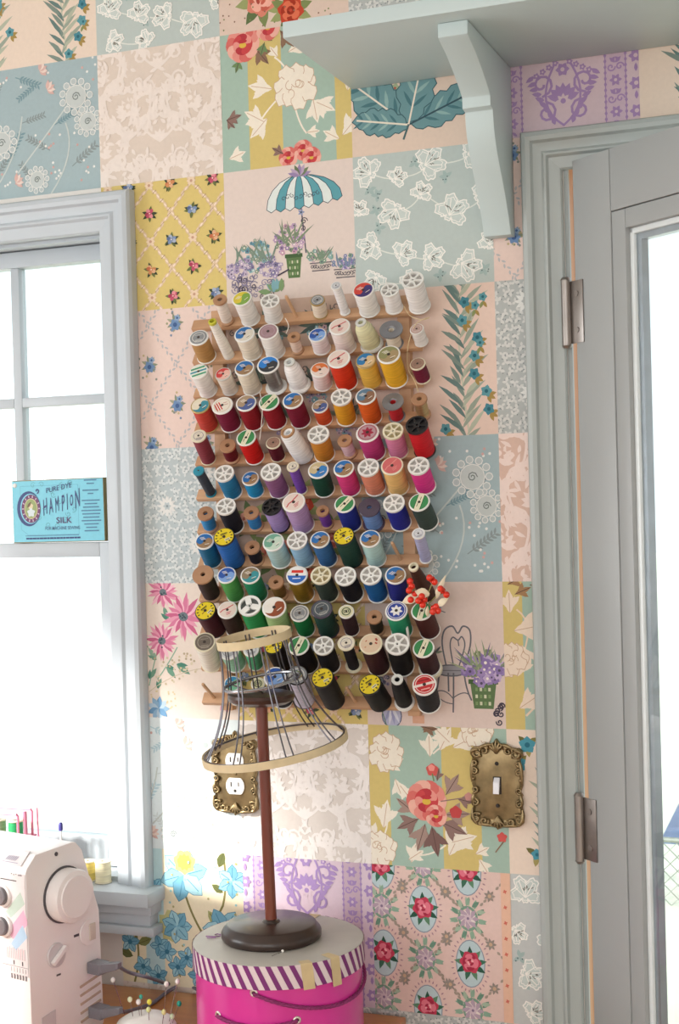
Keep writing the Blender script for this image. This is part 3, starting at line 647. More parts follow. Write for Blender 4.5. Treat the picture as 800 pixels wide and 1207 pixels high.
w = MB(); w.box(-1.64, -1.45, -4.14, -4, 0, 2.55); w.box(-.2, .3, -4.14, -4, 0, 2.55); w.box(1.9, 2.54, -4.14, -4, 0, 2.55)
w.box(-1.45, -.2, -4.14, -4, 0, .8); w.box(-1.45, -.2, -4.14, -4, 2.3, 2.55); w.box(.3, 1.9, -4.14, -4, 0, .8); w.box(.3, 1.9, -4.14, -4, 2.3, 2.55)
struct(w.build('wall_front', WALLP))
fl = thing('floor', '', '', kind='structure')
FLW = mat_wood('floor_boards', '#8d6a4a', '#a9835c', .4, (2, 30, 30))
me_b = MB().box(-1.62, 2.52, 0, .145, -.02, 0).mesh(); me_b.materials.append(FLW)
for i in range(28):
    o = obj('floor_board', me_b, None, fl); o.location = (0, -4.1 + i * .15, 0)
struct(MB().box(-1.64, 2.54, -4.14, T, 2.55, 2.6).build('ceiling', mat('ceiling_paint', '#e6e6e2', .8, var=.02)))

XS = [-.600, -.388, -.174, .036, .245, .455, .665]
ZS = [2.42, 2.211, 2.003, 1.804, 1.588, 1.378, 1.168, .962, .748, .54]
DES = {
 (0, 0): d_tealrose, (0, 1): d_ivy, (0, 2): d_rosespray, (0, 3): d_lace, (0, 4): d_damask, (0, 5): d_ivy,
 (1, 0): d_blue, (1, 1): d_damask, (1, 2): lambda P, r: d_stripe(P, r, 0), (1, 3): d_bigleaf, (1, 4): d_purple, (1, 5): lambda P, r: d_grass(P, r, '#e6d3c2', 70),
 (2, 1): d_ytrellis, (2, 2): d_garden, (2, 3): d_ivy, (2, 4): d_ptrellis,
 (3, 1): d_ptrellis, (3, 2): d_ferngarden, (3, 3): lambda P, r: d_grass(P, r, '#e3c9bb', 160), (3, 4): d_lace,
 (4, 1): lambda P, r: d_lace(P, r, '#b9c4c6', '#d9dedd', '#8d9a9d'), (4, 2): lambda P, r: d_rosespray(P, r, '#b59d8f'), (4, 3): d_blue, (4, 4): lambda P, r: d_damask(P, r, '#d9b9a9', '#eed9d0'),
 (5, 1): d_daisy, (5, 2): d_ytrellis, (5, 3): d_chair, (5, 4): lambda P, r: d_stripe(P, r, 2),
 (6, 1): lambda P, r: d_blue(P, r, '#dfeaec', True), (6, 2): lambda P, r: d_damask(P, r, '#dcd3cc', '#f1eae6'), (6, 3): lambda P, r: d_stripe(P, r, 1), (6, 4): d_tealcorner,
 (7, 1): d_bigblue, (7, 2): lambda P, r: d_purple(P, r, '#ddc9d6', '#ab90c4'), (7, 3): d_medallion, (7, 4): lambda P, r: d_ivy(P, r, '#c3c6c4'),
 (8, 1): d_damask, (8, 2): d_ivy, (8, 3): d_lace, (8, 4): d_grass,
}
PAPER = mat_print()
for (rw, cl), fn in DES.items():
    x0, x1, z1, z0 = XS[cl], XS[cl + 1], ZS[rw], ZS[rw + 1]
    if cl == 4 and rw >= 2: x1 = .344
    sx, sz = 210 / ((XS[cl + 1] - x0) * 1000), 210 / ((z1 - z0) * 1000)
    P = Print((x1 - x0) * 1000 * sx, 210, None, step=(1.2e-6))
    fn(P, random.Random(rw * 17 + cl * 5 + 3))
    P.step = min(1.2e-6, .0008 / max(1, len(P.P)))
    o = obj('wallpaper_square', P.mesh(lambda x, y, k, a=x0, b=z0, fx=1 / sx, fz=1 / sz: (a + x * fx, -.0005 - k, b + y * fz)), PAPER, wall)

# ------------------------------------------------------------------ mouldings
CASING = [(0, 0), (0, .016), (.003, .022), (.009, .024), (.015, .022), (.018, .016), (.021, .0145), (.030, .013), (.034, .0165), (.037, .0165), (.040, .011), (.056, .009), (.058, .006), (.058, 0)]
def casing(parent, material, xo, xi, zt, zb, name, far=None):
    """side piece with mitred head; xo outer edge, xi inner edge of the near side; far = outer edge of the far side"""
    wd_ = abs(xi - xo); s = 1 if xi > xo else -1; k = wd_ / .058
    n = len(CASING)
    def side(x, sgn):
        vs = [(x + sgn * u * k, -v - .0012, zb) for u, v in CASING] + [(x + sgn * u * k, -v - .0012, zt - u * k) for u, v in CASING]
        return MB().add(vs, [tuple(range(n)), tuple(range(2 * n - 1, n - 1, -1))] + [(i, (i + 1) % n, n + (i + 1) % n, n + i) for i in range(n)])
    side(xo, s).build(name + '_side', material, parent, smooth=True, ang=25)
    side(far, -s).build(name + '_side', material, parent, smooth=True, ang=25)
    vs = [(xo + s * u * k, -v - .0012, zt - u * k) for u, v in CASING] + [(far - s * u * k, -v - .0012, zt - u * k) for u, v in CASING]
    MB().add(vs, [tuple(range(n)), tuple(range(2 * n - 1, n - 1, -1))] + [(i, (i + 1) % n, n + (i + 1) % n, n + i) for i in range(n)]).build(name + '_head', material, parent, smooth=True, ang=25)

# ------------------------------------------------------------------ window
win = thing('window_1', '', '', kind='structure')
wo = on_wall(151, 222, -.02); wxo = float(wo[0]); wzt = float(wo[2])
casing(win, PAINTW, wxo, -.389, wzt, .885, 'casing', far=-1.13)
# jamb lining
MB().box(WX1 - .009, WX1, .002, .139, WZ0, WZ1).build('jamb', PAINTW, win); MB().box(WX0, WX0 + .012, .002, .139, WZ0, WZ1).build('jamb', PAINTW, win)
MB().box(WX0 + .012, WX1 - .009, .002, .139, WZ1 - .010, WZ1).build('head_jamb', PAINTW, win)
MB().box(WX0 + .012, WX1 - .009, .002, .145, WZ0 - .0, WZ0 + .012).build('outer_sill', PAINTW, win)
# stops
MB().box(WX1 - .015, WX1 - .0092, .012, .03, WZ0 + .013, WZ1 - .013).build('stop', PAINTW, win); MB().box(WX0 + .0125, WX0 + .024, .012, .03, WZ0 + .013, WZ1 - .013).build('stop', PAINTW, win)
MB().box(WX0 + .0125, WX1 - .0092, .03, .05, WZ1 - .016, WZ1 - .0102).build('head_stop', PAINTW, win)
GLASS = mat_glass()
gx0, gx1 = WX0 + .014, WX1 - .0095
def wz(px, py, y): return float(on_wall(px, py, y)[2])
YU, YL = .085, .05                                   # upper and lower sash planes (room side faces)
rail_t, rail_b = wz(70, 640, YL), wz(70, 657, YL)
top_b = wz(118, 306, YU); mun_z = wz(70, 472, YU); mun_x = float(on_wall(18, 420, YU)[0])
us = MB(); us.box(gx1 - .050, gx1, YU, YU + .03, rail_b, WZ1 - .012); us.box(gx0, gx0 + .022, YU, YU + .03, rail_b, WZ1 - .012)
us.box(gx0 + .022, gx1 - .050, YU, YU + .03, top_b, WZ1 - .012); us.box(gx0 + .022, gx1 - .050, YU, YU + .03, rail_b, rail_t - .004)
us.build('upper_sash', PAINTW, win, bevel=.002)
pw = (gx1 - .050) - mun_x
mx_ = [mun_x - i * pw for i in range(4) if mun_x - i * pw > gx0 + .05]
for x in mx_: MB().box(x - .008, x + .008, YU + .004, YU + .026, rail_t - .004, top_b).build('muntin', PAINTW, win, bevel=.002)
edges = [gx1 - .050] + mx_ + [gx0 + .022]
for a, b in zip(edges[:-1], edges[1:]):
    MB().box(b + (.008 if b in mx_ else 0), a - (.008 if a in mx_ else 0), YU + .004, YU + .026, mun_z - .008, mun_z + .008).build('muntin', PAINTW, win, bevel=.002)
    for z0, z1 in ((rail_t, mun_z - .009), (mun_z + .009, top_b)):
        MB().box(b + .009, a - .009, YU + .0145, YU + .0165, z0, z1).build('pane', GLASS, win)
ls = MB(); ls.box(gx1 - .050, gx1, YL, YL + .03, WZ0 + .014, rail_t); ls.box(gx0, gx0 + .022, YL, YL + .03, WZ0 + .014, rail_t)
ls.box(gx0 + .022, gx1 - .050, YL, YL + .03, rail_b, rail_t); ls.box(gx0 + .022, gx1 - .050, YL, YL + .03, WZ0 + .014, WZ0 + .06)
ls.build('lower_sash', PAINTW, win, bevel=.002)
MB().box(gx0 + .022, gx1 - .050, YL + .014, YL + .016, WZ0 + .06, rail_b).build('pane', GLASS, win)
# stool and stepped apron
sx1 = float(on_wall(180, 1060, -.04)[0]); STZ = float(on_wall(140, 1046, -.03)[2]); ab = float(on_wall(140, 1098, -.02)[2])
MB().box(-1.16, sx1, -.055, .05, STZ - .022, STZ).build('stool', PAINTW, win, bevel=.004)
h = (STZ - .022 - ab)
MB().box(-1.15, sx1 - .006, -.036, -.0012, STZ - .022 - h * .35, STZ - .0222).box(-1.14, sx1 - .012, -.028, -.0012, STZ - .022 - h * .72, STZ - .022 - h * .35).box(-1.13, sx1 - .004, -.034, -.0012, ab, STZ - .022 - h * .72).build('apron', PAINTW, win, bevel=.003)

# ------------------------------------------------------------------ door
trim = thing('trim_1', '', '', kind='structure')
do = on_wall(612, 156, -.02); dxo = float(do[0]); dzt = float(do[2])
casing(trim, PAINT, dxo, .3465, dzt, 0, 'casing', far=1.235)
JW = mat_wood('raw_door_jamb', '#c98a5a', '#dba476', .55, (20, 20, 3))
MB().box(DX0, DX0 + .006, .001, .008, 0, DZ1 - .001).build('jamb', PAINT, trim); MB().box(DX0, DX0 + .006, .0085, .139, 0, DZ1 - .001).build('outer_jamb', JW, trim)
MB().box(DX0 + .006, DX0 + .013, .046, .054, 0, DZ1 - .03).build('weatherstrip', mat('black_rubber', '#1c1a1b', .6), trim)
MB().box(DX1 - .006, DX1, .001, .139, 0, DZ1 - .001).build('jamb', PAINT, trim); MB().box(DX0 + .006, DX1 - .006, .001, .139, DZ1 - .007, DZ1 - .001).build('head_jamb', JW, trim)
MB().box(DX0 + .006, DX1 - .006, .0, .14, -.002, .015).build('threshold', mat('aluminium_sill', '#a9a9a9', .4, .8), trim)
TH = math.radians(38)
door = thing('door_1', '', '', kind='structure'); door.location = (.354, -.014, 0); door.rotation_euler = (0, 0, -TH)
DP = mat('shaded_door_paint', '#a3a6a6', .4, var=.02, scale=6)  # darkened paint: the backlit leaf's shade is put into the colour
L0, L1, ZT = .013, .80, 1.957                       # along the leaf; room face is local y = 0, thickness towards +y
S1, LT = .088, 1.873                                # stile joint, top rail joint
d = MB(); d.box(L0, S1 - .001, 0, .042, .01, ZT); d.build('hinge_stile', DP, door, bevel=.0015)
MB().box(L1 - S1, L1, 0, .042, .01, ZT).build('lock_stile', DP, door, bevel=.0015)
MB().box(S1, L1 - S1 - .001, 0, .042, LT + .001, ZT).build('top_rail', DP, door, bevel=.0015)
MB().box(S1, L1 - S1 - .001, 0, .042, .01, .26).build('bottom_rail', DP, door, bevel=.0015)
fr_ = MB(); a0, a1, b0, b1 = S1, L1 - S1 - .001, .261, LT
fi = .026
for (x0, x1, z0, z1) in ((a0, a0 + fi, b0, b1), (a1 - fi, a1, b0, b1), (a0 + fi, a1 - fi, b0, b0 + fi), (a0 + fi, a1 - fi, b1 - fi, b1)): fr_.box(x0, x1, .001, .041, z0, z1)
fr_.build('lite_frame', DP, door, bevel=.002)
br_ = MB(); q = a0 + fi; q1 = a1 - fi
for (x0, x1, z0, z1) in ((q, q + .008, b0 + fi, b1 - fi), (q1 - .008, q1, b0 + fi, b1 - fi), (q, q1, b0 + fi, b0 + fi + .008), (q, q1, b1 - fi - .008, b1 - fi)): br_.box(x0, x1, .008, .034, z0, z1)
br_.build('glazing_bead', mat('glazing_bead', '#dfe5e6', .3, var=.02), door, bevel=.002)
sp = MB()
for (x0, x1, z0, z1) in ((q + .008, q + .016, b0 + fi, b1 - fi), (q1 - .016, q1 - .008, b0 + fi, b1 - fi), (q + .016, q1 - .016, b1 - fi - .016, b1 - fi - .008)): sp.box(x0, x1, .014, .026, z0, z1)
sp.build('glass_spacer', mat('spacer_metal', '#b9bcc6', .3, .7), door)
MB().box(q + .008, q1 - .008, .0125, .0138, b0 + fi + .008, b1 - fi - .008).build('pane', GLASS, door); MB().box(q + .008, q1 - .008, .0262, .0275, b0 + fi + .008, b1 - fi - .008).build('pane', GLASS, door)
HM = mat('hinge_nickel', '#9a938e', .35, .85)
for pz in ((370, 368), (690, 976)):
    zc = float(on_wall(678, pz[1], -.02)[2])
    hg = MB().tube([(0, -.006, zc - .045), (0, -.006, zc + .045)], .0065, 12)
    hg.tube([(0, -.006, zc + .045), (0, -.006, zc + .049)], [.0075, .005], 12).tube([(0, -.006, zc - .049), (0, -.006, zc - .045)], [.005, .0075], 12)
    hb = hg.build('hinge', HM, door, smooth=True)
    MB().box(.004, .030, -.0022, -.0002, zc - .043, zc + .043).build('hinge_leaf', HM, hb, bevel=.0006)
    MB().tube([(.018, -.0022, zc + .025), (.018, -.0035, zc + .025)], .004, 10).tube([(.018, -.0022, zc - .025), (.018, -.0035, zc - .025)], .004, 10).build('screw', HM, hb)

# ------------------------------------------------------------------ shelf with corbel
SHP = mat('shelf_paint', '#c3d2d2', .45, var=.03, scale=6)
sw_ = on_wall(415, 106); shz = float(sw_[2]); shx = float(sw_[0])
shelf = thing('wall_shelf', 'long pale blue painted shelf high on the wall above the door', 'shelf', (shx, 0, shz))
MB().box(0, 1.35, -.258, -.0015, 0, .021).build('board', SHP, shelf, bevel=.0015)
prof = [(0.002, 0), (.225, 0), (.226, -.018), (.216, -.022), (.190, -.030), (.160, -.044), (.140, -.055), (.128, -.062), (.120, -.068), (.120, -.082), (.108, -.084), (.106, -.100), (.102, -.115), (.092, -.135), (.078, -.155), (.062, -.175), (.048, -.195), (.036, -.215), (.027, -.235), (.026, -.238), (.002, -.238)]
for xb in (.238, ):
    MB().prism(prof, 0, .039, lambda u, v, t: (xb - shx + t, -u, v - .0005)).build('corbel', SHP, shelf, bevel=.0012)

# ------------------------------------------------------------------ ornate plates
BRONZE = mat('antique_brass', '#8f7c5a', .36, .78, var=.25, scale=60, bump=.1)
def plate_outline(hw, hh):
    pts = []
    key = [(0, 1.06), (.06, 1.02), (.12, .95), (.45, .9), (.62, .82), (.85, .86), (.98, .8), (1.0, .68), (.88, .58), (.93, .42), (.98, .2), (.97, 0), (.88, -.14), (.96, -.22), (.9, -.36), (.95, -.55), (1.0, -.7), (.97, -.86), (.8, -.95), (.5, -.93), (.2, -.94), (.1, -1.0), (0, -1.03)]
    return [(x * hw, z * hh) for x, z in key] + [(-x * hw, z * hh) for x, z in key[-2:0:-1]]
def spiral3(cx, cz, r, a, sg, turns=1.25, n=14, y=-.007):
    return [(cx + r * (1 - .78 * i / n) * math.cos(a + sg * turns * 2 * PI * i / n), y - .002 * i / n, cz + r * (1 - .78 * i / n) * math.sin(a + sg * turns * 2 * PI * i / n)) for i in range(n + 1)]
def ornate(t, hw, hh):
    out = plate_outline(hw, hh)
    inn = [(x * .9, z * .93) for x, z in out]
    n = len(out)
    vs = [(x, -.001, z) for x, z in out] + [(x, -.005, z) for x, z in out] + [(x, -.0075, z) for x, z in [(x * .95, z * .965) for x, z in out]] + [(x * .86, -.004, z * .88) for x, z in out] + [(x * .8, -.0045, z * .84) for x, z in out]
    fs = []
    for k in range(4): fs += [(k * n + i, k * n + (i + 1) % n, (k + 1) * n + (i + 1) % n, (k + 1) * n + i) for i in range(n)]
    fs.append(tuple(range(4 * n, 5 * n)))
    MB().add(vs, fs).build('plate', BRONZE, t, smooth=True, ang=50)
    rnd = random.Random(4)
    for sd in (-1, 1):
        m_ = MB()
        for (cx, cz, r, a, sg) in ((.72, .72, .2, 2.0, -1), (.45, .78, .16, 0, 1), (.82, -.78, .2, 2.4, -1), (.5, -.84, .16, 3.0, 1), (.84, .30, .12, 1.2, 1), (.84, -.12, .12, -1.2, -1), (.84, -.42, .13, 1.6, 1), (.84, .5, .1, -1, -1)):
            m_.tube(spiral3(sd * cx * hw, cz * hh, r * hw * 1.05, a if sd > 0 else PI - a, sg * sd), [.0022 - .0011 * i / 14 for i in range(15)], 6)
        for (x0, z0, x1, z1, x2, z2) in ((.1, .93, .5, .93, .66, .8), (.66, .8, .9, .82, .96, .7), (.88, .58, .97, .35, .95, .05), (.86, -.2, .97, -.35, .92, -.5), (.95, -.55, 1.0, -.85, .75, -.93), (.15, -.95, .5, -.9, .75, -.93)):
            m_.tube([(sd * hw * ((1 - t_) ** 2 * x0 + 2 * t_ * (1 - t_) * x1 + t_ * t_ * x2), -.0075, hh * ((1 - t_) ** 2 * z0 + 2 * t_ * (1 - t_) * z1 + t_ * t_ * z2)) for t_ in [i / 8 for i in range(9)]], [.0012, .002, .0026, .003, .003, .0028, .0024, .0018, .001], 6)
        for (x, z) in ((.62, .66), (.34, .86), (.7, -.68), (.36, -.84), (.9, .12), (.88, -.3)): m_.ball((sd * x * hw, -.0065, z * hh), .0028, 8)
        m_.build('scroll_ornament', BRONZE, t, smooth=True, ang=80)
    for sg in (1, -1):
        m_ = MB()
        for k in range(-2, 3): m_.tube([(0, -.006, sg * hh * .72), (k * .06 * hw, -.009, sg * hh * .84), (k * .13 * hw, -.0075, sg * hh * (1.02 - .05 * abs(k)))], [.0014, .0026, .0012], 6)
        m_.build('crest_ornament', BRONZE, t, smooth=True, ang=80)
pc = on_wall(587, 924)
swt = thing('light_switch_plate', 'ornate antique brass light switch plate beside the door casing', 'switch plate', (float(pc[0]), -.001, float(pc[2])))
ornate(swt, .0385, .062)
DARK = mat('dark_slot', '#2a2320', .7)
MB().box(-.006, .006, -.0052, -.0046, -.0135, .0115).build('switch_slot', DARK, swt)
MB().prism([(-.0052, 0), (-.0118, -.0125), (-.0136, -.0115), (-.011, .004), (-.0052, .0105)], -.0044, .0044, lambda u, v, t: (t, u, v)).build('toggle', mat('toggle_white', '#e4e4ea', .35, var=.02), swt, bevel=.0008)
for z in (.030, -.030): MB().lathe([(0, .0018), (.0022, .0015), (.003, 0)], 12).build('screw', DARK, swt).matrix_local = Matrix.Translation((0, -.0046, z)) @ Matrix.Rotation(PI / 2, 4, 'X')
pc = on_wall(279, 911)
outl = thing('power_outlet_plate', 'ornate brass power outlet plate with two white sockets behind the wire shade', 'outlet plate', (float(pc[0]), -.001, float(pc[2])))
ornate(outl, .0375, .062)
WPL = mat('white_plastic', '#eceae6', .35, var=.02)
for z in (.019, -.019):
    pts = [(.0155 * math.cos(a), max(-.0125, min(.0125, .0165 * math.sin(a)))) for a in [2 * PI * i / 28 for i in range(28)]]
    r_ = MB().prism(pts, -.0044, -.0068, lambda u, v, t, z=z: (u, t, v + z)).build('socket', WPL, outl, bevel=.0008)
    MB().box(-.0075, -.0055, -.0071, -.0066, z - .001, z + .0065).box(.0052, .0068, -.0071, -.0066, z, z + .006).add(*[[(.0024 * math.cos(a), -.0071, z - .007 + .0024 * math.sin(a)) for a in [2 * PI * i / 10 for i in range(10)]], [tuple(range(10))]]).build('socket_hole', DARK, r_)
MB().lathe([(0, .0018), (.0022, .0015), (.003, 0)], 12).build('screw', BRONZE, outl).matrix_local = Matrix.Translation((0, -.0046, 0)) @ Matrix.Rotation(PI / 2, 4, 'X')

# ------------------------------------------------------------------ spool rack and spools
# per spool: end-cap centre x y, end-cap width, foot x y (read off the rack), kind, thread colour, end label, colour word
ROWS = [
 [(259,353,17,268,380,'W','#e9dcd2','','cream'), (285,352,24,296,380,'L','#eeebe6','yg','white'), (318,355,23,323,379,'S','#efedea','','white'), (346,360,0,349,376,'E','','',''), (374,354,18,378,372,'L','#e6d9c6','gy','cream'), (396,337,13,407,370,'T','#eceaea','gw','white'), (428,342,26,436,371,'L','#efece8','rp','white'), (459,342,22,465,369,'S','#f0eeec','','white'), (486,330,27,495,367,'S','#f0eeec','','white')],
 [(234,398,24,244,425,'L','#b58a55','gy','tan'), (250,379,10,270,417,'N','#efebe2','yg','white'), (288,394,25,298,422,'L','#e9dfcd','bw','cream'), (316,391,25,325,419,'L','#eeeae4','mv','white'), (346,397,16,351,416,'W','#e6cdbd','','pale pink'), (374,395,22,380,417,'L','#e9dfe0','bl','white'), (400,385,26,408,412,'L','#eaded9','pk','pale pink'), (425,380,14,439,410,'C','#d9d6ae','','pale green'), (461,389,28,465,406,'B','#e6dccb','','cream'), (491,388,17,497,408,'L','#ece8e4','pb','white')],
 [(234,438,23,246,465,'L','#ece9e4','gs','white'), (263,441,20,272,463,'L','#e6dccf','rw','cream'), (288,434,24,298,461,'L','#e9e0cc','bb','cream'), (316,430,27,326,458,'V','#a9a7a4','bk','silver'), (341,427,14,354,458,'C','#f0efee','','white'), (377,436,23,381,457,'L','#ead8d8','ow','pale pink'), (399,423,28,409,456,'L','#d3391f','pk','red orange'), (431,425,25,439,453,'L','#e2b64f','ob','yellow'), (458,418,28,468,455,'L','#e8b233','ol','yellow'), (492,429,19,499,450,'L','#6f1f38','br','maroon')],
 [(236,478,24,247,506,'L','#c8473c','tc','coral red'), (262,478,26,273,505,'L','#7c2340','rs','burgundy'), (290,475,25,300,504,'L','#8f1f2a','bd','dark red'), (317,474,25,327,503,'L','#93202c','gc','dark red'), (345,472,25,355,501,'L','#7c1f36','bb','burgundy'), (377,479,20,383,500,'L','#d0532f','bd','orange red'), (402,468,25,409,500,'S','#d99a2b','','golden yellow'), (431,467,25,439,497,'L','#d75f22','gb','orange'), (463,474,26,468,494,'B','#c32f35','','red'), (494,470,19,499,490,'W','#cdb583','','pale gold')],
 [(234,514,19,246,544,'L','#8a3a45','cw','dark rose'), (268,525,20,274,543,'W','#6b1d26','','maroon'), (290,516,24,301,544,'L','#cf1f1c','gc','bright red'), (322,522,18,328,540,'L','#5c1a28','br','maroon'), (339,509,21,359,541,'P','#efefef','','white'), (375,512,26,383,541,'S','#c98433','','ochre'), (406,519,18,413,539,'W','#dcbcc6','','pale pink'), (433,510,28,442,539,'L','#b83c78','rf','deep pink'), (463,508,25,470,538,'Z','#cf7fa3','','pink'), (491,501,27,501,534,'K','#c8202a','','red')],
 [(234,555,14,249,579,'T','#3f4650','tl','slate'), (264,558,24,275,584,'S','#2b7aa6','','teal blue'), (295,564,21,302,584,'L','#2a93c8','bb','bright blue'), (319,556,25,330,584,'S','#8f5f88','','mauve'), (345,550,15,356,578,'T','#7a4fae','cw','violet'), (375,554,25,383,582,'L','#1f4a3c','tb','dark green'), (405,552,25,414,581,'L','#d6407f','bb','hot pink'), (434,551,26,443,580,'S','#dd8a70','','salmon'), (462,549,27,470,580,'L','#e9bd78','pr','peach'), (493,549,26,502,578,'S','#dc3b8c','','magenta')],
 [(242,605,20,248,623,'W','#3a8cc4','','blue'), (266,597,24,277,624,'S','#25242b','','black'), (296,604,19,302,622,'W','#3b86c2','','blue'), (320,597,24,331,624,'K','#a58fc6','','lavender'), (346,592,28,358,624,'L','#b596c4','pk','lilac'), (380,602,16,386,618,'W','#7a45a0','','purple'), (406,594,25,415,621,'L','#28328a','gc','dark blue'), (435,598,27,441,622,'M','#7596cc','','light blue'), (464,593,26,473,622,'S','#2c2f92','','royal blue'), (494,592,26,505,620,'L','#3c4a44','gc','grey green')],
 [(241,638,23,251,664,'L','#1f6a92','bb','teal'), (264,633,26,277,665,'Y','#2f6cbc','yl','blue'), (297,645,19,303,660,'W','#20202c','','black'), (322,639,26,332,666,'L','#b5d6d8','pl','pale aqua'), (350,637,25,360,664,'S','#92bfe0','','light blue'), (377,636,24,387,665,'L','#3a6aa0','bb','steel blue'), (405,632,26,416,664,'Y','#24443a','yl','dark green'), (436,635,25,444,665,'L','#b9dcd8','bb','pale mint'), (464,640,0,472,660,'E','','',''), (493,629,16,502,658,'T','#b3b3d6','gw','pale lavender')],
 [(239,677,26,250,703,'W','#3a302d','','dark brown'), (267,678,23,278,704,'L','#5caa5c','bl','light green'), (295,678,24,305,704,'L','#2c8a62','dm','green'), (325,686,19,331,702,'W','#7a5a30','','brown'), (350,678,26,359,706,'L','#c29a3a','rb','metallic gold'), (378,678,25,388,705,'Z','#38443e','','grey green'), (407,679,26,417,706,'S','#1b1b22','','black'), (437,678,26,446,706,'S','#1f5f9e','','blue'), (466,678,25,470,705,'L','#2a2f86','bb','royal blue'), (487,668,12,504,699,'N','#4a2c22','cb','dark brown')],
 [(242,720,26,255,748,'Y','#4a1f28','yl','dark maroon'), (268,719,24,278,745,'L','#3d2a26','pk','dark brown'), (294,714,28,306,743,'D','#2f9a58','','green'), (323,716,29,332,741,'L','#a9cc8e','wb','pale green'), (353,723,23,361,745,'L','#1f8048','gy','green'), (379,718,26,388,748,'L','#24463e','dk','dark teal'), (408,721,19,415,746,'L','#3d2a30','cs','dark plum'), (441,727,19,445,743,'W','#3a342c','','dark brown'), (467,720,27,474,748,'L','#2f9a70','fl','sea green'), (497,720,26,507,749,'L','#4a2422','gc','dark brown')],
 [(241,757,26,250,785,'L','#ece6d8','dk2','cream'), (270,767,25,279,789,'L','#9fd0b6','gw','mint'), (296,766,19,302,787,'L','#5cb98a','gw','green'), (322,761,23,334,788,'Y','#241f20','yl','black'), (352,761,26,364,788,'L','#1d1a1e','gc','black'), (381,761,25,390,789,'S','#1b1b24','','black'), (408,758,21,417,786,'V','#1b1b24','cw','black'), (437,759,28,447,789,'L','#3d2026','bm','dark plum'), (468,759,29,475,791,'S','#1a1a1c','','black'), (499,764,26,507,790,'L','#3d2226','gc','dark brown')],
 [(246,802,0,252,822,'E','','',''), (274,806,21,281,826,'L','#b9c3b4','bg','pale grey'), (304,806,17,309,825,'L','#8c8a54','cs','olive'), (324,798,27,334,826,'L','#20222c','bl','black'), (350,796,26,359,829,'Y','#cfcbe0','gy','lavender'), (380,799,27,394,831,'Y','#19191b','yl','black'), (412,808,0,419,828,'E','','',''), (436,807,28,449,839,'Y','#19191b','yl','black'), (468,801,15,477,832,'C','#1b1b1e','','black'), (500,807,29,506,834,'L','#20222a','rd','black')],
]
LAB = {  # colours, layout, words
 'yg': (('#d8c440', '#7fa64a'), 's', 'yellow and green label'), 'gy': (('#8d8f92', '#d9d6d0'), 'r', 'grey ringed label'), 'gw': (('#d6d6d8', '#9a9aa2'), 'r', 'pale printed end'), 'rp': (('#d0463a', '#3f3370'), 's', 'red and purple label'),
 'bw': (('#2f6fb0', '#d9d3c4'), 's', 'blue and cream label'), 'mv': (('#a5868c', '#b79aa0'), 'r', 'mauve label'), 'bl': (('#2c56a6', '#7fa3d6'), 's', 'blue label'), 'pk': (('#e3cfc4', '#c4434c'), 'w', 'pale label with red swoosh'), 'pb': (('#b99a90', '#d9c6bd'), 'r', 'rosy brown label'),
 'gs': (('#e6e6d9', '#3f9a72'), 'b', 'green striped label'), 'rw': (('#c9403f', '#e3b5a8'), 's', 'red label'), 'bb': (('#2b6cae', '#9a7a58'), 's', 'blue and brown label'), 'bk': (('#2f7fce', '#3a3c40'), 's', 'blue and black label'), 'ow': (('#dd7a3f', '#e6d6cc'), 's', 'orange and white label'),
 'ob': (('#2f77ad', '#d9b98a'), 's', 'blue and tan label'), 'ol': (('#8c8a5c', '#a9916a'), 's', 'olive label'), 'br': (('#9a7868', '#b08f7c'), 'r', 'brown label'), 'tc': (('#e2d6c0', '#3f8a9a'), 's', 'cream and teal label'), 'rs': (('#e9dfd0', '#c9302f'), 'v', 'red striped label'),
 'bd': (('#a88f74', '#4d5f96'), 's', 'tan and navy label'), 'gc': (('#3d8a52', '#e2dcc0'), 'd', 'green and cream label'), 'gb': (('#5f7f98', '#8d6a54'), 's', 'grey blue and brown label'), 'cw': (('#e3d9c6', '#8a7f88'), 'r', 'cream printed end'), 'rf': (('#b8949a', '#a02a44'), 'f', 'rosy flower label'), 'tl': (('#2f8fa6', '#2f8fa6'), 'r', 'teal end'),
 'tb': (('#c9b78c', '#3a7fc0'), 's', 'tan and blue label'), 'pr': (('#cf6a6a', '#dc8f88'), 'w', 'red transparent end'), 'yl': (('#e2c926', '#4a4218'), 't', 'yellow label'), 'pl': (('#6fa58e', '#c3d6c4'), 's', 'green and white label'), 'dm': (('#8d7a60', '#3a8f96'), 's', 'tan and teal label'),
 'rb': (('#e9e6e2', '#d3382c', '#2f66b8'), 'h', 'red white and blue label'), 'cb': (('#d9b98a', '#c49a66'), 'r', 'tan paper core'), 'wb': (('#e9e2da', '#8f4a2c'), 's', 'white and brown label'), 'dk': (('#4d545a', '#a9a9a4'), 'r', 'dark grey label'), 'dk2': (('#6d6258', '#a3988a'), 'r', 'dark brown label'), 'cs': (('#d9d3b0', '#5f6a4a'), 'q', 'cream label with square mark'),
 'fl': (('#2f449a', '#ece9e4'), 'f', 'blue label with white flower'), 'bm': (('#d9bfa3', '#a8402f'), 'm', 'beige label with red marks'), 'bg': (('#2f7fae', '#6fae8c'), 's', 'blue and green label'), 'rd': (('#c42f33', '#e9d9d0'), 'k', 'red label'),
}
KIND = {'W': 'a wooden spool', 'S': 'white spoked ends', 'K': 'black spoked ends', 'Z': 'cream spoked ends', 'C': 'a cone shape', 'B': 'wide grey metal ends', 'P': 'an open cardboard core', 'M': 'dark purple ends', 'D': 'three dark holes in its white end', 'N': ''}
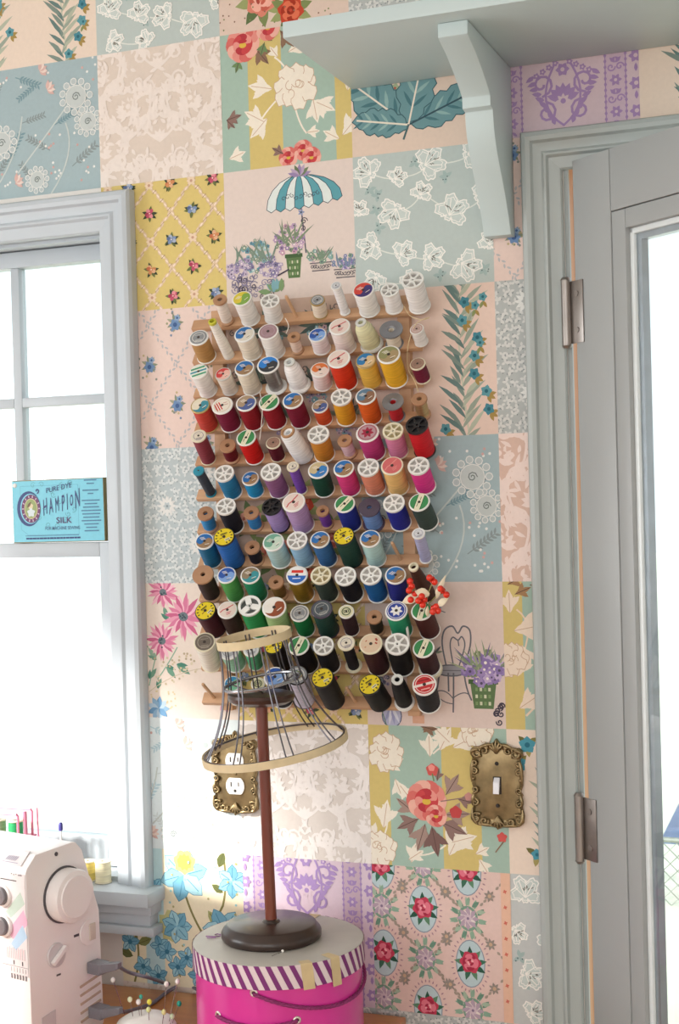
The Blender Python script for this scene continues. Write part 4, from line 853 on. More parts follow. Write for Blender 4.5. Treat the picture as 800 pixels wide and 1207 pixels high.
def label_mesh(st, r, rnd):
    cols, lay, _ = LAB[st]; R = r * 1000
    P = Print(1, 1, None, step=1.5e-5, clip=False)
    a, b = cols[0], cols[1]
    P.ell(0, 0, R, R, a, n=28)
    th = rnd.uniform(.2, .9)
    def disc_part(f, c, n=40):                      # the part of the disc where f(x,y) bends a half-plane into a wave
        pts = []
        for i in range(n + 1):
            t = -1 + 2 * i / n; y = f(t); lim = math.sqrt(max(0, 1 - t * t)); pts.append((t, max(-lim, min(lim, y))))
        low = [(math.cos(PI + PI * i / n), math.sin(PI + PI * i / n)) for i in range(n + 1)]
        q = pts + [p for p in low[::-1]]
        P.poly([(R * (x * math.cos(th) - y * math.sin(th)), R * (x * math.sin(th) + y * math.cos(th))) for x, y in q], c)
    def bar(x0, y0, x1, y1, w_, c):
        ca, sa = math.cos(th), math.sin(th); f = lambda x, y: (R * (x * ca - y * sa), R * (x * sa + y * ca))
        P.stroke([f(x0, y0), f(x1, y1)], R * w_, c)
    if lay == 's':
        disc_part(lambda t: .38 * math.sin(PI * t), b)
        for k in range(3): bar(-.55 + .1 * k, .5 - .14 * k, -.05 + .1 * k, .55 - .14 * k, .07, '#e6ddd0')
        bar(.05, -.5, .55, -.45, .08, '#e6ddd0'); bar(.0, -.65, .35, -.62, .06, '#4a4440')
    elif lay == 'r':
        P.outline([(R * .72 * math.cos(k * PI / 10), R * .72 * math.sin(k * PI / 10)) for k in range(20)], R * .08, b)
        for k in range(5): bar(-.4, .35 - .05 * k if k < 1 else -.3 - .1 * k, .4, .35 if k < 1 else -.3 - .1 * k, .05, b)
    elif lay == 'w':
        disc = [(-.85, -.1), (-.5, .12), (-.1, .16), (.3, .3), (.75, .45)]
        for p, q in zip(disc[:-1], disc[1:]): bar(*p, *q, .12, b)
        for k in range(3): bar(-.2, -.35 - .14 * k, .4 - .1 * k, -.3 - .14 * k, .06, b)
    elif lay == 'd':
        th = rnd.uniform(.9, 1.5); lim = .95
        bar(-lim, 0, lim, 0, .62, b); bar(-.9, .36, .9, .36, .06, '#23552f'); bar(-.9, -.36, .9, -.36, .06, '#23552f'); bar(-.6, .1, -.2, .1, .08, '#5d6a3c'); bar(.25, -.05, .65, -.05, .08, '#5d6a3c')
    elif lay == 'b':
        for y in (-.5, 0, .5): bar(-math.sqrt(1 - y * y) * .95, y, math.sqrt(1 - y * y) * .95, y, .26, b if y else '#3f8fa6')
    elif lay == 'v':
        for x in (-.7, -.45, -.2): bar(x, -.5, x, .55, .13, b)
        P.outline([(R * .85 * math.cos(k * PI / 10), R * .85 * math.sin(k * PI / 10)) for k in range(20)], R * .05, '#c9b9a9')
        bar(.2, .2, .6, .1, .08, '#c98f80'); bar(.2, -.1, .6, -.2, .08, '#c98f80')
    elif lay == 't':
        for k in range(14):
            if k in (3, 4, 10, 11): continue
            t = 2 * PI * k / 14; P.stroke([(R * .72 * math.cos(t), R * .72 * math.sin(t)), (R * .88 * math.cos(t), R * .88 * math.sin(t))], R * .13, b)
        bar(-.3, .32, .35, .4, .14, b); bar(-.3, .18, .3, .22, .06, '#8a7a1c'); bar(.1, -.45, .5, -.35, .26, '#d9d3b0'); bar(.12, -.45, .48, -.36, .08, b); bar(-.45, -.15, -.2, -.1, .1, '#8a5a14')
    elif lay == 'f':
        for k in range(7): P.leaf(0, 0, 2 * PI * k / 7, R * .68, R * .36, b)
        P.outline([(R * .88 * math.cos(k * PI / 10), R * .88 * math.sin(k * PI / 10)) for k in range(20)], R * .06, b)
    elif lay == 'h':
        th = .15; disc_part(lambda t: -.08, cols[2]); bar(-.55, .42, .55, .42, .34, b); bar(-.4, -.45, .4, -.4, .12, '#dfe6f0')
    elif lay == 'q':
        P.outline([(R * .6 * math.cos(k * PI / 10), R * .6 * math.sin(k * PI / 10)) for k in range(20)], R * .18, b); bar(-.28, 0, .28, 0, .5, b); bar(-.18, 0, .18, 0, .3, a)
    elif lay == 'm':
        bar(.5, .5, .62, .3, .2, b); bar(.45, .05, .6, -.05, .16, b); bar(-.6, -.35, -.5, -.3, .14, '#c98f70'); bar(-.5, .3, -.4, .4, .1, b)
    elif lay == 'k':
        bar(-.95, 0, .95, 0, .26, b); bar(-.5, .45, .5, .45, .14, '#8a1f24'); P.outline([(R * .85 * math.cos(k * PI / 10), R * .85 * math.sin(k * PI / 10)) for k in range(20)], R * .07, b); bar(-.4, -.5, .4, -.5, .12, '#e9a9a0')
    if st not in ('yg',): P.ell(0, 0, R * .17, R * .17, '#3a2f2a', n=12)
    return P.mesh(lambda x, y, k: (x, y, k))
WHITEP = mat('spool_white_plastic', '#e9e7e2', .35, var=.02); CREAMP = mat('spool_cream_plastic', '#e3dabf', .4, var=.03); BLACKP = mat('spool_black_plastic', '#1a181b', .35); CLEARP = mat('spool_clear_plastic', '#cfcfc9', .2, var=.03); PURPP = mat('spool_smoky_plastic', '#4d4354', .25); GREYM = mat('bobbin_grey_metal', '#85868b', .4, .35, var=.1)
WOODS = mat_wood('spool_wood', '#b98f6c', '#a5795a', .6, (20, 20, 90)); CARD = mat('cardboard_core', '#a8805c', .8); TEALP = mat('spool_teal_plastic', '#2f8aa0', .35); GOLDR = mat('spool_gold_rim', '#b59a62', .4, .4)
LABELM = mat_print('label_paper', .5, .4)
HOLEG = mat('hole_shade_grey', '#a9a49e', .5, var=.15, scale=200); HOLET = mat('hole_shade_tan', '#a3946c', .5, var=.15, scale=200); HOLED = mat('hole_shade_dark', '#4d5250', .5, var=.15, scale=200)  # shade inside the spool end holes, put into the plate colours
def spoked(r, t, n, z, hub=.3, rim=.19, arm=.16, hole=.1):
    m_ = MB()
    m_.lathe([(r, z), (r, z + t), (r * (1 - rim), z + t), (r * (1 - rim), z)], 28, closed=True)
    m_.lathe([(r * hub, z), (r * hub, z + t), (r * hole, z + t), (r * hole, z)], 14, closed=True)
    for k in range(n):
        a = 2 * PI * k / n; ca, sa = math.cos(a), math.sin(a); w_ = r * arm / 2; i0, i1 = r * hub * .9, r * (1 - rim * .6)
        vs = [(u * ca - v * sa, u * sa + v * ca, zz) for zz in (z, z + t * .9) for u, v in ((i0, -w_), (i1, -w_), (i1, w_), (i0, w_))]
        m_.add(vs, [(0, 3, 2, 1), (4, 5, 6, 7), (0, 1, 5, 4), (1, 2, 6, 5), (2, 3, 7, 6), (3, 0, 4, 7)])
    return m_
def flange(r, t, z, hole=.0034, ch=.12):
    return MB().lathe([(hole, z), (r * (1 - ch * .4), z), (r, z + t * .3), (r, z + t * .7), (r * (1 - ch * .4), z + t), (hole, z + t)], 28, closed=True)
def thread_body(prof, rnd, hole=.0036, rings=14):
    z0, z1 = prof[0][1], prof[-1][1]; pts = []
    for i in range(rings + 1):
        z = z0 + (z1 - z0) * i / rings; j = 0
        while j < len(prof) - 2 and prof[j + 1][1] < z: j += 1
        (ra, za), (rb, zb) = prof[j], prof[j + 1]; t = (z - za) / (zb - za) if zb > za else 0
        pts.append(((ra + (rb - ra) * t) * (1 + rnd.uniform(-.006, .003)), z))
    return MB().lathe([(hole, z0)] + pts + [(hole, z1)], 28, closed=True)
TILT = math.radians(55)
AX = np.array([0, -math.sin(TILT), math.cos(TILT)])
def make_spool(t, kind, r, L, col, st, wf, rnd):
    TM = mat_thread(col, .75 if col in ('#c29a3a', '#a9a7a4', '#cdb583') else 0.0)
    ft = .0026
    def body(prof): return thread_body(prof, rnd).build('thread', TM, t, smooth=True, ang=50)
    if kind in ('L', 'T', 'V'):
        tr = {'L': .93, 'T': .84, 'V': .66}[kind]
        rim = {'tl': TEALP, 'ob': GOLDR, 'gs': WHITEP, 'cw': CREAMP, 'gy': GOLDR if L < .04 else WHITEP, 'dk': PURPP, 'dk2': CREAMP, 'pr': CREAMP, 'bm': CREAMP, 'tc': GOLDR, 'rw': CLEARP, 'br': CREAMP}.get(st, WHITEP)
        body([(r * tr, ft), (r * tr * 1.015, L * .5), (r * tr, L - ft)])
        flange(r, ft, 0).build('foot_flange', rim, t, smooth=True); e = flange(r, ft, L - ft).build('end_flange', rim, t, smooth=True)
        o = obj('paper_label', label_mesh(st, r * .86, rnd), LABELM, e); o.location = (0, 0, L + .00025)
        if st == 'gc' and col == '#3d2226':
            MB().lathe([(r * 1.02, -.008), (r * 1.12, -.006), (r * 1.12, 0), (r * .6, 0), (r * .6, -.008)], 24, closed=True).build('cream_base', CREAMP, t, smooth=True)
    elif kind == 'Y':
        body([(r * .97, ft), (r * .985, L * .5), (r * .97, L - ft)])
        flange(r, ft, 0).build('foot_flange', BLACKP, t, smooth=True); e = flange(r, ft, L - ft).build('end_flange', BLACKP, t, smooth=True)
        o = obj('paper_label', label_mesh(st, r * .9, rnd), LABELM, e); o.location = (0, 0, L + .00025)
    elif kind in ('S', 'K', 'Z', 'D', 'M'):
        pm = {'S': WHITEP, 'K': BLACKP, 'Z': CREAMP, 'D': WHITEP, 'M': PURPP}[kind]
        tr = .92 if kind != 'M' else .8
        body([(r * tr, .003), (r * tr * 1.012, L * .5), (r * tr, L - .0034)])
        flange(r, .0028, 0).build('foot_flange', pm, t, smooth=True)
        if kind == 'D': spoked(r, .0032, 3, L - .0032, .2, .22, .5, .12).build('end_flange', pm, t)
        elif kind == 'M': flange(r, .003, L - .003).build('end_flange', pm, t, smooth=True)
        else: spoked(r, .0032, 6, L - .0032).build('end_flange', pm, t, smooth=True, ang=30)
        if kind in 'SKZD': MB().lathe([(r * .9, L - .0033), (.0036, L - .0033)], 24).build('hole_shade_plate', {'S': HOLEG, 'K': BLACKP, 'Z': HOLET, 'D': HOLED}[kind], t)  # disc behind the spokes, coloured dark for the shade in the holes
    elif kind == 'W':
        fh = min(.006, L * .18)
        body([(r * .8, fh * .8), (r * .84, L * .5), (r * .8, L - fh * .8)])
        MB().lathe([(.0036, 0), (r * .95, 0), (r, fh * .25), (r, fh * .55), (r * .72, fh), (.0036, fh)], 28, closed=True).build('foot_flange', WOODS, t, smooth=True, ang=30)
        MB().lathe([(.0036, L - fh), (r * .72, L - fh), (r, L - fh * .55), (r, L - fh * .2), (r * .95, L), (.0036, L)], 28, closed=True).build('end_flange', WOODS, t, smooth=True, ang=30)
    elif kind == 'B':
        body([(r * .62, .001), (r * .62, L - .001)])
        flange(r * .8, .0014, 0).build('foot_flange', GREYM, t, smooth=True)
        MB().lathe([(.0042, L), (r * .35, L + .0012), (r * .6, L - .0002), (r, L + .0008), (r, L - .0008), (.0042, L - .0012)], 28, closed=True).build('end_flange', GREYM, t, smooth=True)
    elif kind == 'C':
        R = wf
        body([(R * .82, .006), (R * .86, L * .35), (R * .74, L * .75), (r * 1.02, L * .93), (r * .9, L - .002)])
        MB().lathe([(.0036, 0), (R, 0), (R * 1.03, .003), (R * .9, .006), (.0036, .007)], 28, closed=True).build('foot_flange', WHITEP if col != '#d9d6ae' else CLEARP, t, smooth=True)
        MB().lathe([(.0038, L - .003), (r * .92, L - .003), (r * .95, L), (.0055, L + .0006), (.0038, L)], 20, closed=True).build('cone_tip', CLEARP, t, smooth=True)
    elif kind == 'P':
        body([(wf, 0), (wf * 1.0, L * .4), (r * 1.02, L * .9), (r * .9, L - .002)])
        MB().lathe([(r * .78, L - .02), (r * .84, L - .003), (r * .84, L + .001), (r * .62, L + .001), (.0045, L - .012), (.0042, L - .02)], 24, closed=True).build('cardboard_core', CARD, t, smooth=True, ang=40)
    elif kind == 'N':
        body([(wf, 0), (wf * .97, L * .3), (r * .98, L - .004)])
        MB().lathe([(r * .55, L - .006), (r, L - .004), (r, L), (r * .62, L + .001), (r * .55, L - .003)], 20, closed=True).build('core_tube', CREAMP if st == 'cb' else mat('lime_plastic', '#c6c23a', .4), t, smooth=True, ang=40)

rack = thing('spool_rack', 'wooden thread rack with twelve slats of slanted pegs hung on the wallpaper', 'thread rack')
RACKW = mat_wood('rack_wood', '#b98d6a', '#cda37e', .55, (6, 60, 60)); PEGW = mat_wood('peg_wood', '#c49a76', '#d3ab86', .5, (40, 40, 6))
YB = -.0245
ORD = ['first', 'second', 'third', 'fourth', 'fifth', 'sixth', 'seventh', 'eighth', 'ninth', 'tenth', 'eleventh', 'twelfth']
rows3 = []
for row in ROWS:
    b = np.array([on_wall(e[3], e[4] - 3, YB) for e in row]); rows3.append(b)
mz = np.array([b[:, 2].mean() for b in rows3]); kk = np.polyfit(range(12), mz, 1)
for ri, (row, b) in enumerate(zip(ROWS, rows3)):
    zr = .5 * mz[ri] + .5 * np.polyval(kk, ri)
    ca, sa = math.cos(TILT), math.sin(TILT)
    # slat: board lying across the pegs' direction, its face centre at (YB, zr)
    sc_ = [(u * ca - v * sa, u * sa + v * ca) for u, v in ((-.009, -.0085), (.009, -.0085), (.009, 0), (-.009, 0))]   # u across the face, v along the peg axis
    pr = [(YB + y_, zr + z_) for y_, z_ in sc_]
    MB().prism(pr, -.222, .143, lambda u, v, t: (t, u, v)).build('slat', RACKW, rack, bevel=.0012)
    k = 0
    for (cx, cy, cw, fx, fy, kind, col, st, word), p in zip(row, b):
        B = np.array([p[0], YB, zr])
        if kind == 'E':
            a = AX; L = .045
        else:
            d0 = ray(cx, cy)
            # cap centre = B + L*(tx, ay, az) lies on the sight line: solve for L and the sideways lean
            A = np.array([[1, 0, -d0[0]], [0, AX[1], -d0[1]], [0, AX[2], -d0[2]]]); s_ = np.linalg.solve(A, CAM - B)
            L = s_[1]; lean = max(-.26, min(.26, s_[0] / L)); a = np.array([lean, AX[1], AX[2]]); L = L * np.linalg.norm(a); a /= np.linalg.norm(a)
        q = Vector((0, 0, 1)).rotation_difference(Vector(a))
        Mx = Matrix.Translation(Vector(B + a * .0006)) @ q.to_matrix().to_4x4()
        pl = .045 if kind == 'E' else max(.014, min(.042, L - .006))
        pg = MB().lathe([(0, -.004), (.0026, -.004), (.0026, pl - .003), (.0022, pl - .0008), (.0012, pl), (0, pl)], 10).build('peg', PEGW, rack, smooth=True)
        pg.matrix_world = Mx
        if kind == 'E': continue
        k += 1
        Mc = CAM; dep = float((B + a * L - CAM) @ FW); r = cw / 2 * dep / F
        nm = {'C': 'thread_cone', 'P': 'thread_cone', 'N': 'thread_cone'}.get(kind, 'thread_spool')
        desc = LAB[st][2] if st and kind != 'N' else KIND[kind]
        noun = {'C': 'cone', 'P': 'cone', 'N': 'narrow cone', 'T': 'narrow spool'}.get(kind, 'spool')
        if kind == 'C': desc = ''
        if kind == 'W': desc, noun = '', 'wooden spool'
        lb = f"{word} thread {noun}" + (f" with {desc}" if desc else '') + f", {ORD[k-1]} in rack row {'one two three four five six seven eight nine ten eleven twelve'.split()[ri]}"
        if len(lb.split()) <= 14: lb = lb.replace(' in rack row', ' from left in rack row')
        t = thing(nm, lb, 'thread spool', group='thread spools on the wall rack')
        t.matrix_world = Mx
        wf = {'#d9d6ae': .0172, '#f0efee': .0165, '#1b1b1e': .0145, '#efefef': .0155, '#4a2c22': .0118, '#efebe2': .0088}.get(col, r) if kind in 'CPN' else r
        make_spool(t, kind, r, L, col, st, wf, random.Random(ri * 31 + k))
for x in (-.186, .112):
    MB().box(x - .009, x + .009, -.0145, -.0012, mz[-1] - .02, mz[0] + .02).build('rail', RACKW, rack, bevel=.001)

# a few loose thread ends on the rack
def strand(label, pts, col, y=-.05, r=.0006):
    P3 = [Vector(on_wall(px, py, yy)) for px, py, yy in pts]
    out = []
    for i in range(len(P3) - 1):                     # Catmull-Rom
        p0, p1, p2, p3 = P3[max(0, i - 1)], P3[i], P3[i + 1], P3[min(len(P3) - 1, i + 2)]
        for k in range(6):
            t = k / 6; out.append(.5 * ((2 * p1) + (p2 - p0) * t + (2 * p0 - 5 * p1 + 4 * p2 - p3) * t * t + (3 * p1 - p0 - 3 * p2 + p3) * t ** 3))
    out.append(P3[-1])
    tag(MB().tube(out, r, 5).build('loose_thread', mat('loose_thread_' + col[1:], col, .8), smooth=True), label, 'thread', 'loose thread ends hanging on the rack')
strand('cream thread end dangling at the right edge of the rack past the white spools', [(476, 361, -.06), (483, 372, -.05), (497, 377, -.045), (506, 374, -.04), (492, 380, -.05), (484, 395, -.045), (480, 415, -.04), (481, 435, -.04), (488, 448, -.04), (493, 462, -.04)], '#d9c49a')
strand('white thread end hanging between the left spools of the upper rack rows', [(336, 375, -.05), (340, 384, -.05), (337, 393, -.05)], '#e6e0d6')
strand('pale thread end hanging past the dark red spools at the left', [(306, 462, -.06), (309, 480, -.07), (308, 500, -.07), (306, 518, -.06)], '#e0d6cc')
strand('white ribbon end trailing beside the brown spools low at the right', [(478, 733, -.05), (481, 750, -.05), (483, 775, -.045), (480, 788, -.04)], '#e9e2da', r=.002)

# berry sprig tucked among the spools
sg0 = Vector(on_wall(500, 702, -.075))
sprig = thing('berry_sprig', 'sprig of shiny red berries with cream leaves tucked into the rack', 'flower sprig', sg0)
BERRY = mat('red_berry', '#d8301c', .2, var=.12, scale=80); CLEAF = mat('cream_leaf', '#e3d6ba', .7, var=.06); STEM = mat('sprig_stem', '#8d8a54', .7)
def sp3(px, py, y=-.085): return Vector(on_wall(px, py, y)) - sg0
cl_ = [(483, 685), (485, 691), (482, 696), (489, 700), (484, 707), (497, 703), (500, 707), (498, 713), (493, 708), (509, 683), (512, 686), (506, 681), (521, 696), (526, 701), (519, 694), (511, 717), (516, 720), (510, 721), (514, 715)]
me_be = MB().ball((0, 0, 0), .0048, 12).mesh(); me_be.materials.append(BERRY); me_be.shade_smooth()
for i, (x, y) in enumerate(cl_):
    o = obj('berry', me_be, None, sprig); o.location = sp3(x, y, -.085 - .004 * (i % 3))
for x, y, ex, ey in ((497, 712, 484, 690), (497, 712, 486, 704), (502, 712, 511, 684), (505, 712, 523, 698), (505, 712, 513, 719), (500, 716, 498, 704)):
    a_, b_ = sp3(x, y, -.078), sp3(ex, ey, -.083); MB().tube([a_, (a_ + b_) / 2 + Vector((0, -.004, .002)), b_], .0009, 6).build('stem', STEM, sprig)
def sprig_leaf(x0, y0, x1, y1, w_):
    a_, b_ = sp3(x0, y0, -.084), sp3(x1, y1, -.088); d_ = b_ - a_; l = d_.length; d_.normalize(); sd = d_.cross(Vector((0, -1, .2))).normalized(); nn = sd.cross(d_)
    vs = []; fs = []
    for i in range(6):
        t = i / 5; ww = w_ * math.sin(PI * min(.98, t * .9 + .08)); c = a_ + d_ * l * t + nn * .003 * math.sin(PI * t)
        for k in (-1, 0, 1): vs.append(c + sd * ww * k + nn * (.0015 if k == 0 else 0)); 
        for k in (-1, 0, 1): vs.append(c + sd * ww * k * .98 + nn * (.0015 if k == 0 else 0) - nn * .0006)
    for i in range(5):
        b0 = i * 6
        for k in (0, 1): fs += [(b0 + k, b0 + k + 1, b0 + k + 7, b0 + k + 6), (b0 + 3 + k, b0 + 9 + k, b0 + 10 + k, b0 + 4 + k)]
    MB().add(vs, fs).build('leaf', CLEAF, sprig, smooth=True)
for l_ in ((494, 703, 474, 710, .007), (506, 701, 489, 697, .007), (514, 706, 525, 678, .004), (515, 704, 519, 690, .004), (516, 714, 528, 705, .005), (504, 727, 504, 714, .003)): sprig_leaf(*l_)

# ------------------------------------------------------------------ printed thread box on the sash rail
cb_l, cb_r = on_wall(16, 640, .046), on_wall(124, 638, .046); cz = rail_t + .0008
cw_, ch_ = float(cb_r[0] - cb_l[0]), float(on_wall(70, 565, .046)[2]) - cz
card = thing('thread_box', 'flat blue printed box of silk thread standing on the window sash rail', 'box', (float(cb_l[0]), .046, cz))
card.rotation_euler = (0, math.radians(-.3), 0)
MB().box(0, cw_, .0008, .012, 0, ch_).build('carton', mat('carton_edge', '#8a7a4e', .7), card, bevel=.0008)
Wm, Hm = cw_ * 1000, ch_ * 1000
P = Print(Wm, Hm, None, step=3e-6); P.rect(1, 1.5, Wm - 1.2, Hm - 1.2, '#7cc6da'); P.rect(1, 1.5, Wm - 1.2, Hm - 1.2, '#7fcadd')
NV, MR = '#3a4a7c', '#6d3f66'
k_ = Wm / 108.0
P.outline([(18 * k_, 8 * k_), (78 * k_, 8 * k_), (78 * k_, Hm - 6 * k_), (10 * k_, Hm - 6 * k_), (10 * k_, 14 * k_)], .6, '#5fa6bd')
for i in range(16):
    a_ = i * .7; P.spiral((22 + 3.4 * i) * k_, (30 + 22 * math.sin(i * 1.9) + 8) * k_, 3.2 * k_, a_, .55 * k_, '#63a9b5', 1.1, 1 if i % 2 else -1)
cxe, cye = 21 * k_, 35 * k_
P.ell(cxe - 1.2 * k_, cye, 14 * k_, 18 * k_, NV, n=28); P.ell(cxe + .6 * k_, cye, 12 * k_, 15.5 * k_, '#7fcadd', n=28); P.ell(cxe + 1.4 * k_, cye, 11.4 * k_, 14.6 * k_, MR, n=28); P.ell(cxe + 1.4 * k_, cye, 8 * k_, 10.6 * k_, '#cdbf9a', n=24); P.ell(cxe + 1.4 * k_, cye, 7.2 * k_, 9.8 * k_, '#93a36a', n=24)
for i in range(14):
    a_ = i * 2 * PI / 14; P.stroke([(cxe + 1.4 * k_ + 9 * k_ * math.cos(a_), cye + 11.6 * k_ * math.sin(a_)), (cxe + 1.4 * k_ + 10.4 * k_ * math.cos(a_), cye + 13.4 * k_ * math.sin(a_))], 1.1 * k_, '#c9b9c9')
P.blob(cxe + 1 * k_, cye + 2.5 * k_, 3.0 * k_, '#d9cba8', .1); P.blob(cxe + 1.4 * k_, cye - 4 * k_, 4.2 * k_, '#cfd9dc', .2); P.leaf(cxe - 3 * k_, cye + 1 * k_, .9, 8 * k_, 3 * k_, '#6f5a44')
P.spiral(cxe + 9 * k_, cye + 18 * k_, 2.6 * k_, -1.4, 1.3 * k_, NV, .8)
P.stroke([(15 * k_, 7.2 * k_), (78 * k_, 7.2 * k_)], .5 * k_, NV)
x_ = 16
while x_ < 77:
    l_ = random.uniform(2, 5); P.stroke([(x_ * k_, 4.4 * k_), ((x_ + l_) * k_, 4.4 * k_)], 1.7 * k_, NV); x_ += l_ + 1.1
for i in range(16):
    if i in (2, 5): continue
    l_ = [7, 4, 0, 9, 3, 0, 10, 7, 9, 11, 10, 9, 11, 8, 6, 8][i]; yy = (62 - i * 3.4) * k_
    P.stroke([((93 - l_) * k_, yy), ((93 + l_) * k_, yy)], 1.2 * k_, '#4f7a9c')
obj('front_print', P.mesh(lambda x, y, k: (x, .0004 - k, y)), LABELM, card)
def text(s, name, parent, x, z, size, color, y, sx=1.0, rot=0.0, shear=0.0, off=0.0, M=None):
    c = bpy.data.curves.new('t', 'FONT'); c.body = s; c.size = size; c.offset = off; c.extrude = .00004; c.align_x = 'CENTER'; c.resolution_u = 3
    tmp = bpy.data.objects.new('t', c); COL.objects.link(tmp); bpy.context.view_layer.update()
    me = bpy.data.meshes.new_from_object(tmp.evaluated_get(bpy.context.evaluated_depsgraph_get())); bpy.data.objects.remove(tmp)
    o = obj(name, me, mat('ink_' + color[1:], color, .6, var=.02), parent)
    Sh = Matrix(((sx, 0, 0, 0), (shear, 1, 0, 0), (0, 0, 1, 0), (0, 0, 0, 1)))
    o.matrix_local = (M or Matrix.Identity(4)) @ Matrix.Translation((x, y, z)) @ Matrix.Rotation(PI / 2, 4, 'X') @ Matrix.Rotation(rot, 4, 'Z')
    me.transform(Sh)
    return o
mmk = k_ / 1000
text('PURE DYE', 'lettering', card, 56 * mmk, 53 * mmk, .0072 * k_, '#46507e', -.0003, .95, 0, .16, .00005)
xx = 36
for ch, wl, hh_ in (('H', 6.6, 17), ('A', 6.6, 16.5), ('M', 7.4, 16), ('P', 6.2, 16.5), ('I', 3.0, 17), ('O', 6.4, 11.5), ('N', 7, 19)):
    cx_ = xx + wl / 2; zb_ = 28 + (cx_ - 36) * .17 + (3 if ch == 'O' else 0)
    text(ch, 'lettering', card, cx_ * mmk, zb_ * mmk, hh_ * 1.38 * mmk, '#46507e', -.0003, .31 if ch != 'M' else .28, 0, .17, .00022 if ch != 'M' else .00003); xx += wl + .3
text('SILK', 'lettering', card, 61 * mmk, 19.5 * mmk, 8.6 * mmk, '#5a4a72', -.0003, 1.15, 0, 0, .0002)
text('FOR MACHINE SEWING', 'lettering', card, 59 * mmk, 12.8 * mmk, 5.0 * mmk, '#5f7fa0', -.0003, .78, 0, 0, .00005)
MB().lathe([(0, .003), (.003, .0022), (.004, 0)], 14).build('white_tack', WPL, card, smooth=True).matrix_local = Matrix.Translation((.006, .0005, ch_ - .008)) @ Matrix.Rotation(PI / 2, 4, 'X')

# ------------------------------------------------------------------ table
TZ = .745
TW = mat_wood('table_wood', '#b06a35', '#c9823f', .32, (4, 40, 40), coat=.2)
tab = thing('table', 'orange brown wooden table with moulded edge standing against the wall', 'table', (0, 0, 0))
tx1 = .088; ty1 = -.012
MB().box(-1.25, tx1, -.72, ty1, TZ - .012, TZ).build('table_top', TW, tab, bevel=.004)
MB().box(-1.24, tx1 - .012, -.708, ty1 - .003, TZ - .026, TZ - .0122).build('edge_moulding', TW, tab, bevel=.005)
MB().box(-1.18, tx1 - .06, -.66, ty1 - .03, TZ - .11, TZ - .0262).build('apron', TW, tab)
lg = MB().lathe([(0, 0), (.018, 0), (.02, .03), (.014, .06), (.022, .35), (.018, .5), (.026, .54), (.026, TZ - .026), (0, TZ - .026)], 18).mesh(); lg.materials.append(TW); lg.shade_smooth()
for x in (-1.21, tx1 - .04):
    for y in (-.675, -.055): o = obj('leg', lg, None, tab); o.location = (x, y, 0)

# ------------------------------------------------------------------ hat box
hc = on_level(328, 1106, .9); HR = 101 * float((hc - CAM) @ FW) / F
hat = thing('hat_box', 'round hot pink hat box with striped lid and purple cord on the table', 'hat box', (float(hc[0]), float(hc[1]), TZ + .0005))
HH = .9 - TZ - .0005; BH = .031
PINK = mat('pink_box_paper', '#d9389a', .28, var=.06, scale=18, coat=.3)
MB().lathe([(0, 0), (HR * .965, 0), (HR * .97, .002), (HR * .97, HH - .004), (HR * .94, HH - .004), (HR * .94, .003), (0, .003)], 72).build('body', PINK, hat, smooth=True, ang=40)
LIDM = mat('lid_paper', '#bdb8b0', .45, var=.05, scale=25)
lid = MB().lathe([(0, HH - .003), (HR * .975, HH - .003), (HR * .975, HH - BH), (HR * .995, HH - BH), (HR * .997, HH - .001), (HR * .99, HH), (0, HH)], 72).build('lid', LIDM, hat, smooth=True, ang=40)
P = Print(1, 1, None, step=2e-6, clip=False)
circ = 2 * PI * HR * 1000; n_ = 48
for i in range(n_):
    s0 = circ * i / n_; wd2 = circ / n_ * .46; lean = 15
    P.poly([(s0, BH * 1000), (s0 + wd2, BH * 1000), (s0 + wd2 + lean, 0), (s0 + lean, 0)], '#7d2f74')
def around(x, y, k, rr=None): 
    a_ = x / HR; r_ = HR * .9985 + k + .0002; return (r_ * math.cos(a_), r_ * math.sin(a_), HH - BH + y)
P2 = Print(1, 1, None, step=2e-6, clip=False)
for i in range(96): P2.poly([(circ * i / 96, .2), (circ * (i + 1) / 96, .2), (circ * (i + 1) / 96, BH * 1000 - .3), (circ * i / 96, BH * 1000 - .3)], '#e4d3d6')
obj('striped_band', P2.mesh(lambda x, y, k: around(x, y, 0)), LABELM, lid)
def subdiv_poly(P, n=6):                              # cut each stripe into short pieces so it follows the curve
    out = []
    for p, c in P.P:
        (ax, ay), (bx, by), (cx2, cy2), (dx2, dy2) = p
        for i in range(n):
            t0, t1 = i / n, (i + 1) / n; L_ = lambda t: (ax + (dx2 - ax) * t, ay + (dy2 - ay) * t); R_ = lambda t: (bx + (cx2 - bx) * t, by + (cy2 - by) * t)
            out.append(([L_(t0), R_(t0), R_(t1), L_(t1)], c))
    P.P = out
subdiv_poly(P)
obj('band_stripes', P.mesh(lambda x, y, k: around(x, y, .0003)), LABELM, lid)
TAPE = mat('masking_tape', '#d3bc90', .55, var=.06, scale=60)
def tape(ang, w_, drop, inn):
    """strip lying on the lid and folded down over the band"""
    vs = []; t0 = HH + .0005; rr = HR * 1.003 + .0004
    for sd in (-1, 1):
        a_ = ang + sd * w_ / (2 * HR)
        vs += [((HR - inn) * math.cos(a_), (HR - inn) * math.sin(a_), t0), (rr * .995 * math.cos(a_), rr * .995 * math.sin(a_), t0), (rr * math.cos(a_), rr * math.sin(a_), t0 - .002), (rr * math.cos(a_ + .03), rr * math.sin(a_ + .03), t0 - drop)]
    m_ = MB().add(vs, [(0, 1, 5, 4), (1, 2, 6, 5), (2, 3, 7, 6)]); me = m_.mesh(); o = obj('tape', me, TAPE, hat); md = o.modifiers.new('t', 'SOLIDIFY'); md.thickness = .0003; md.offset = 1
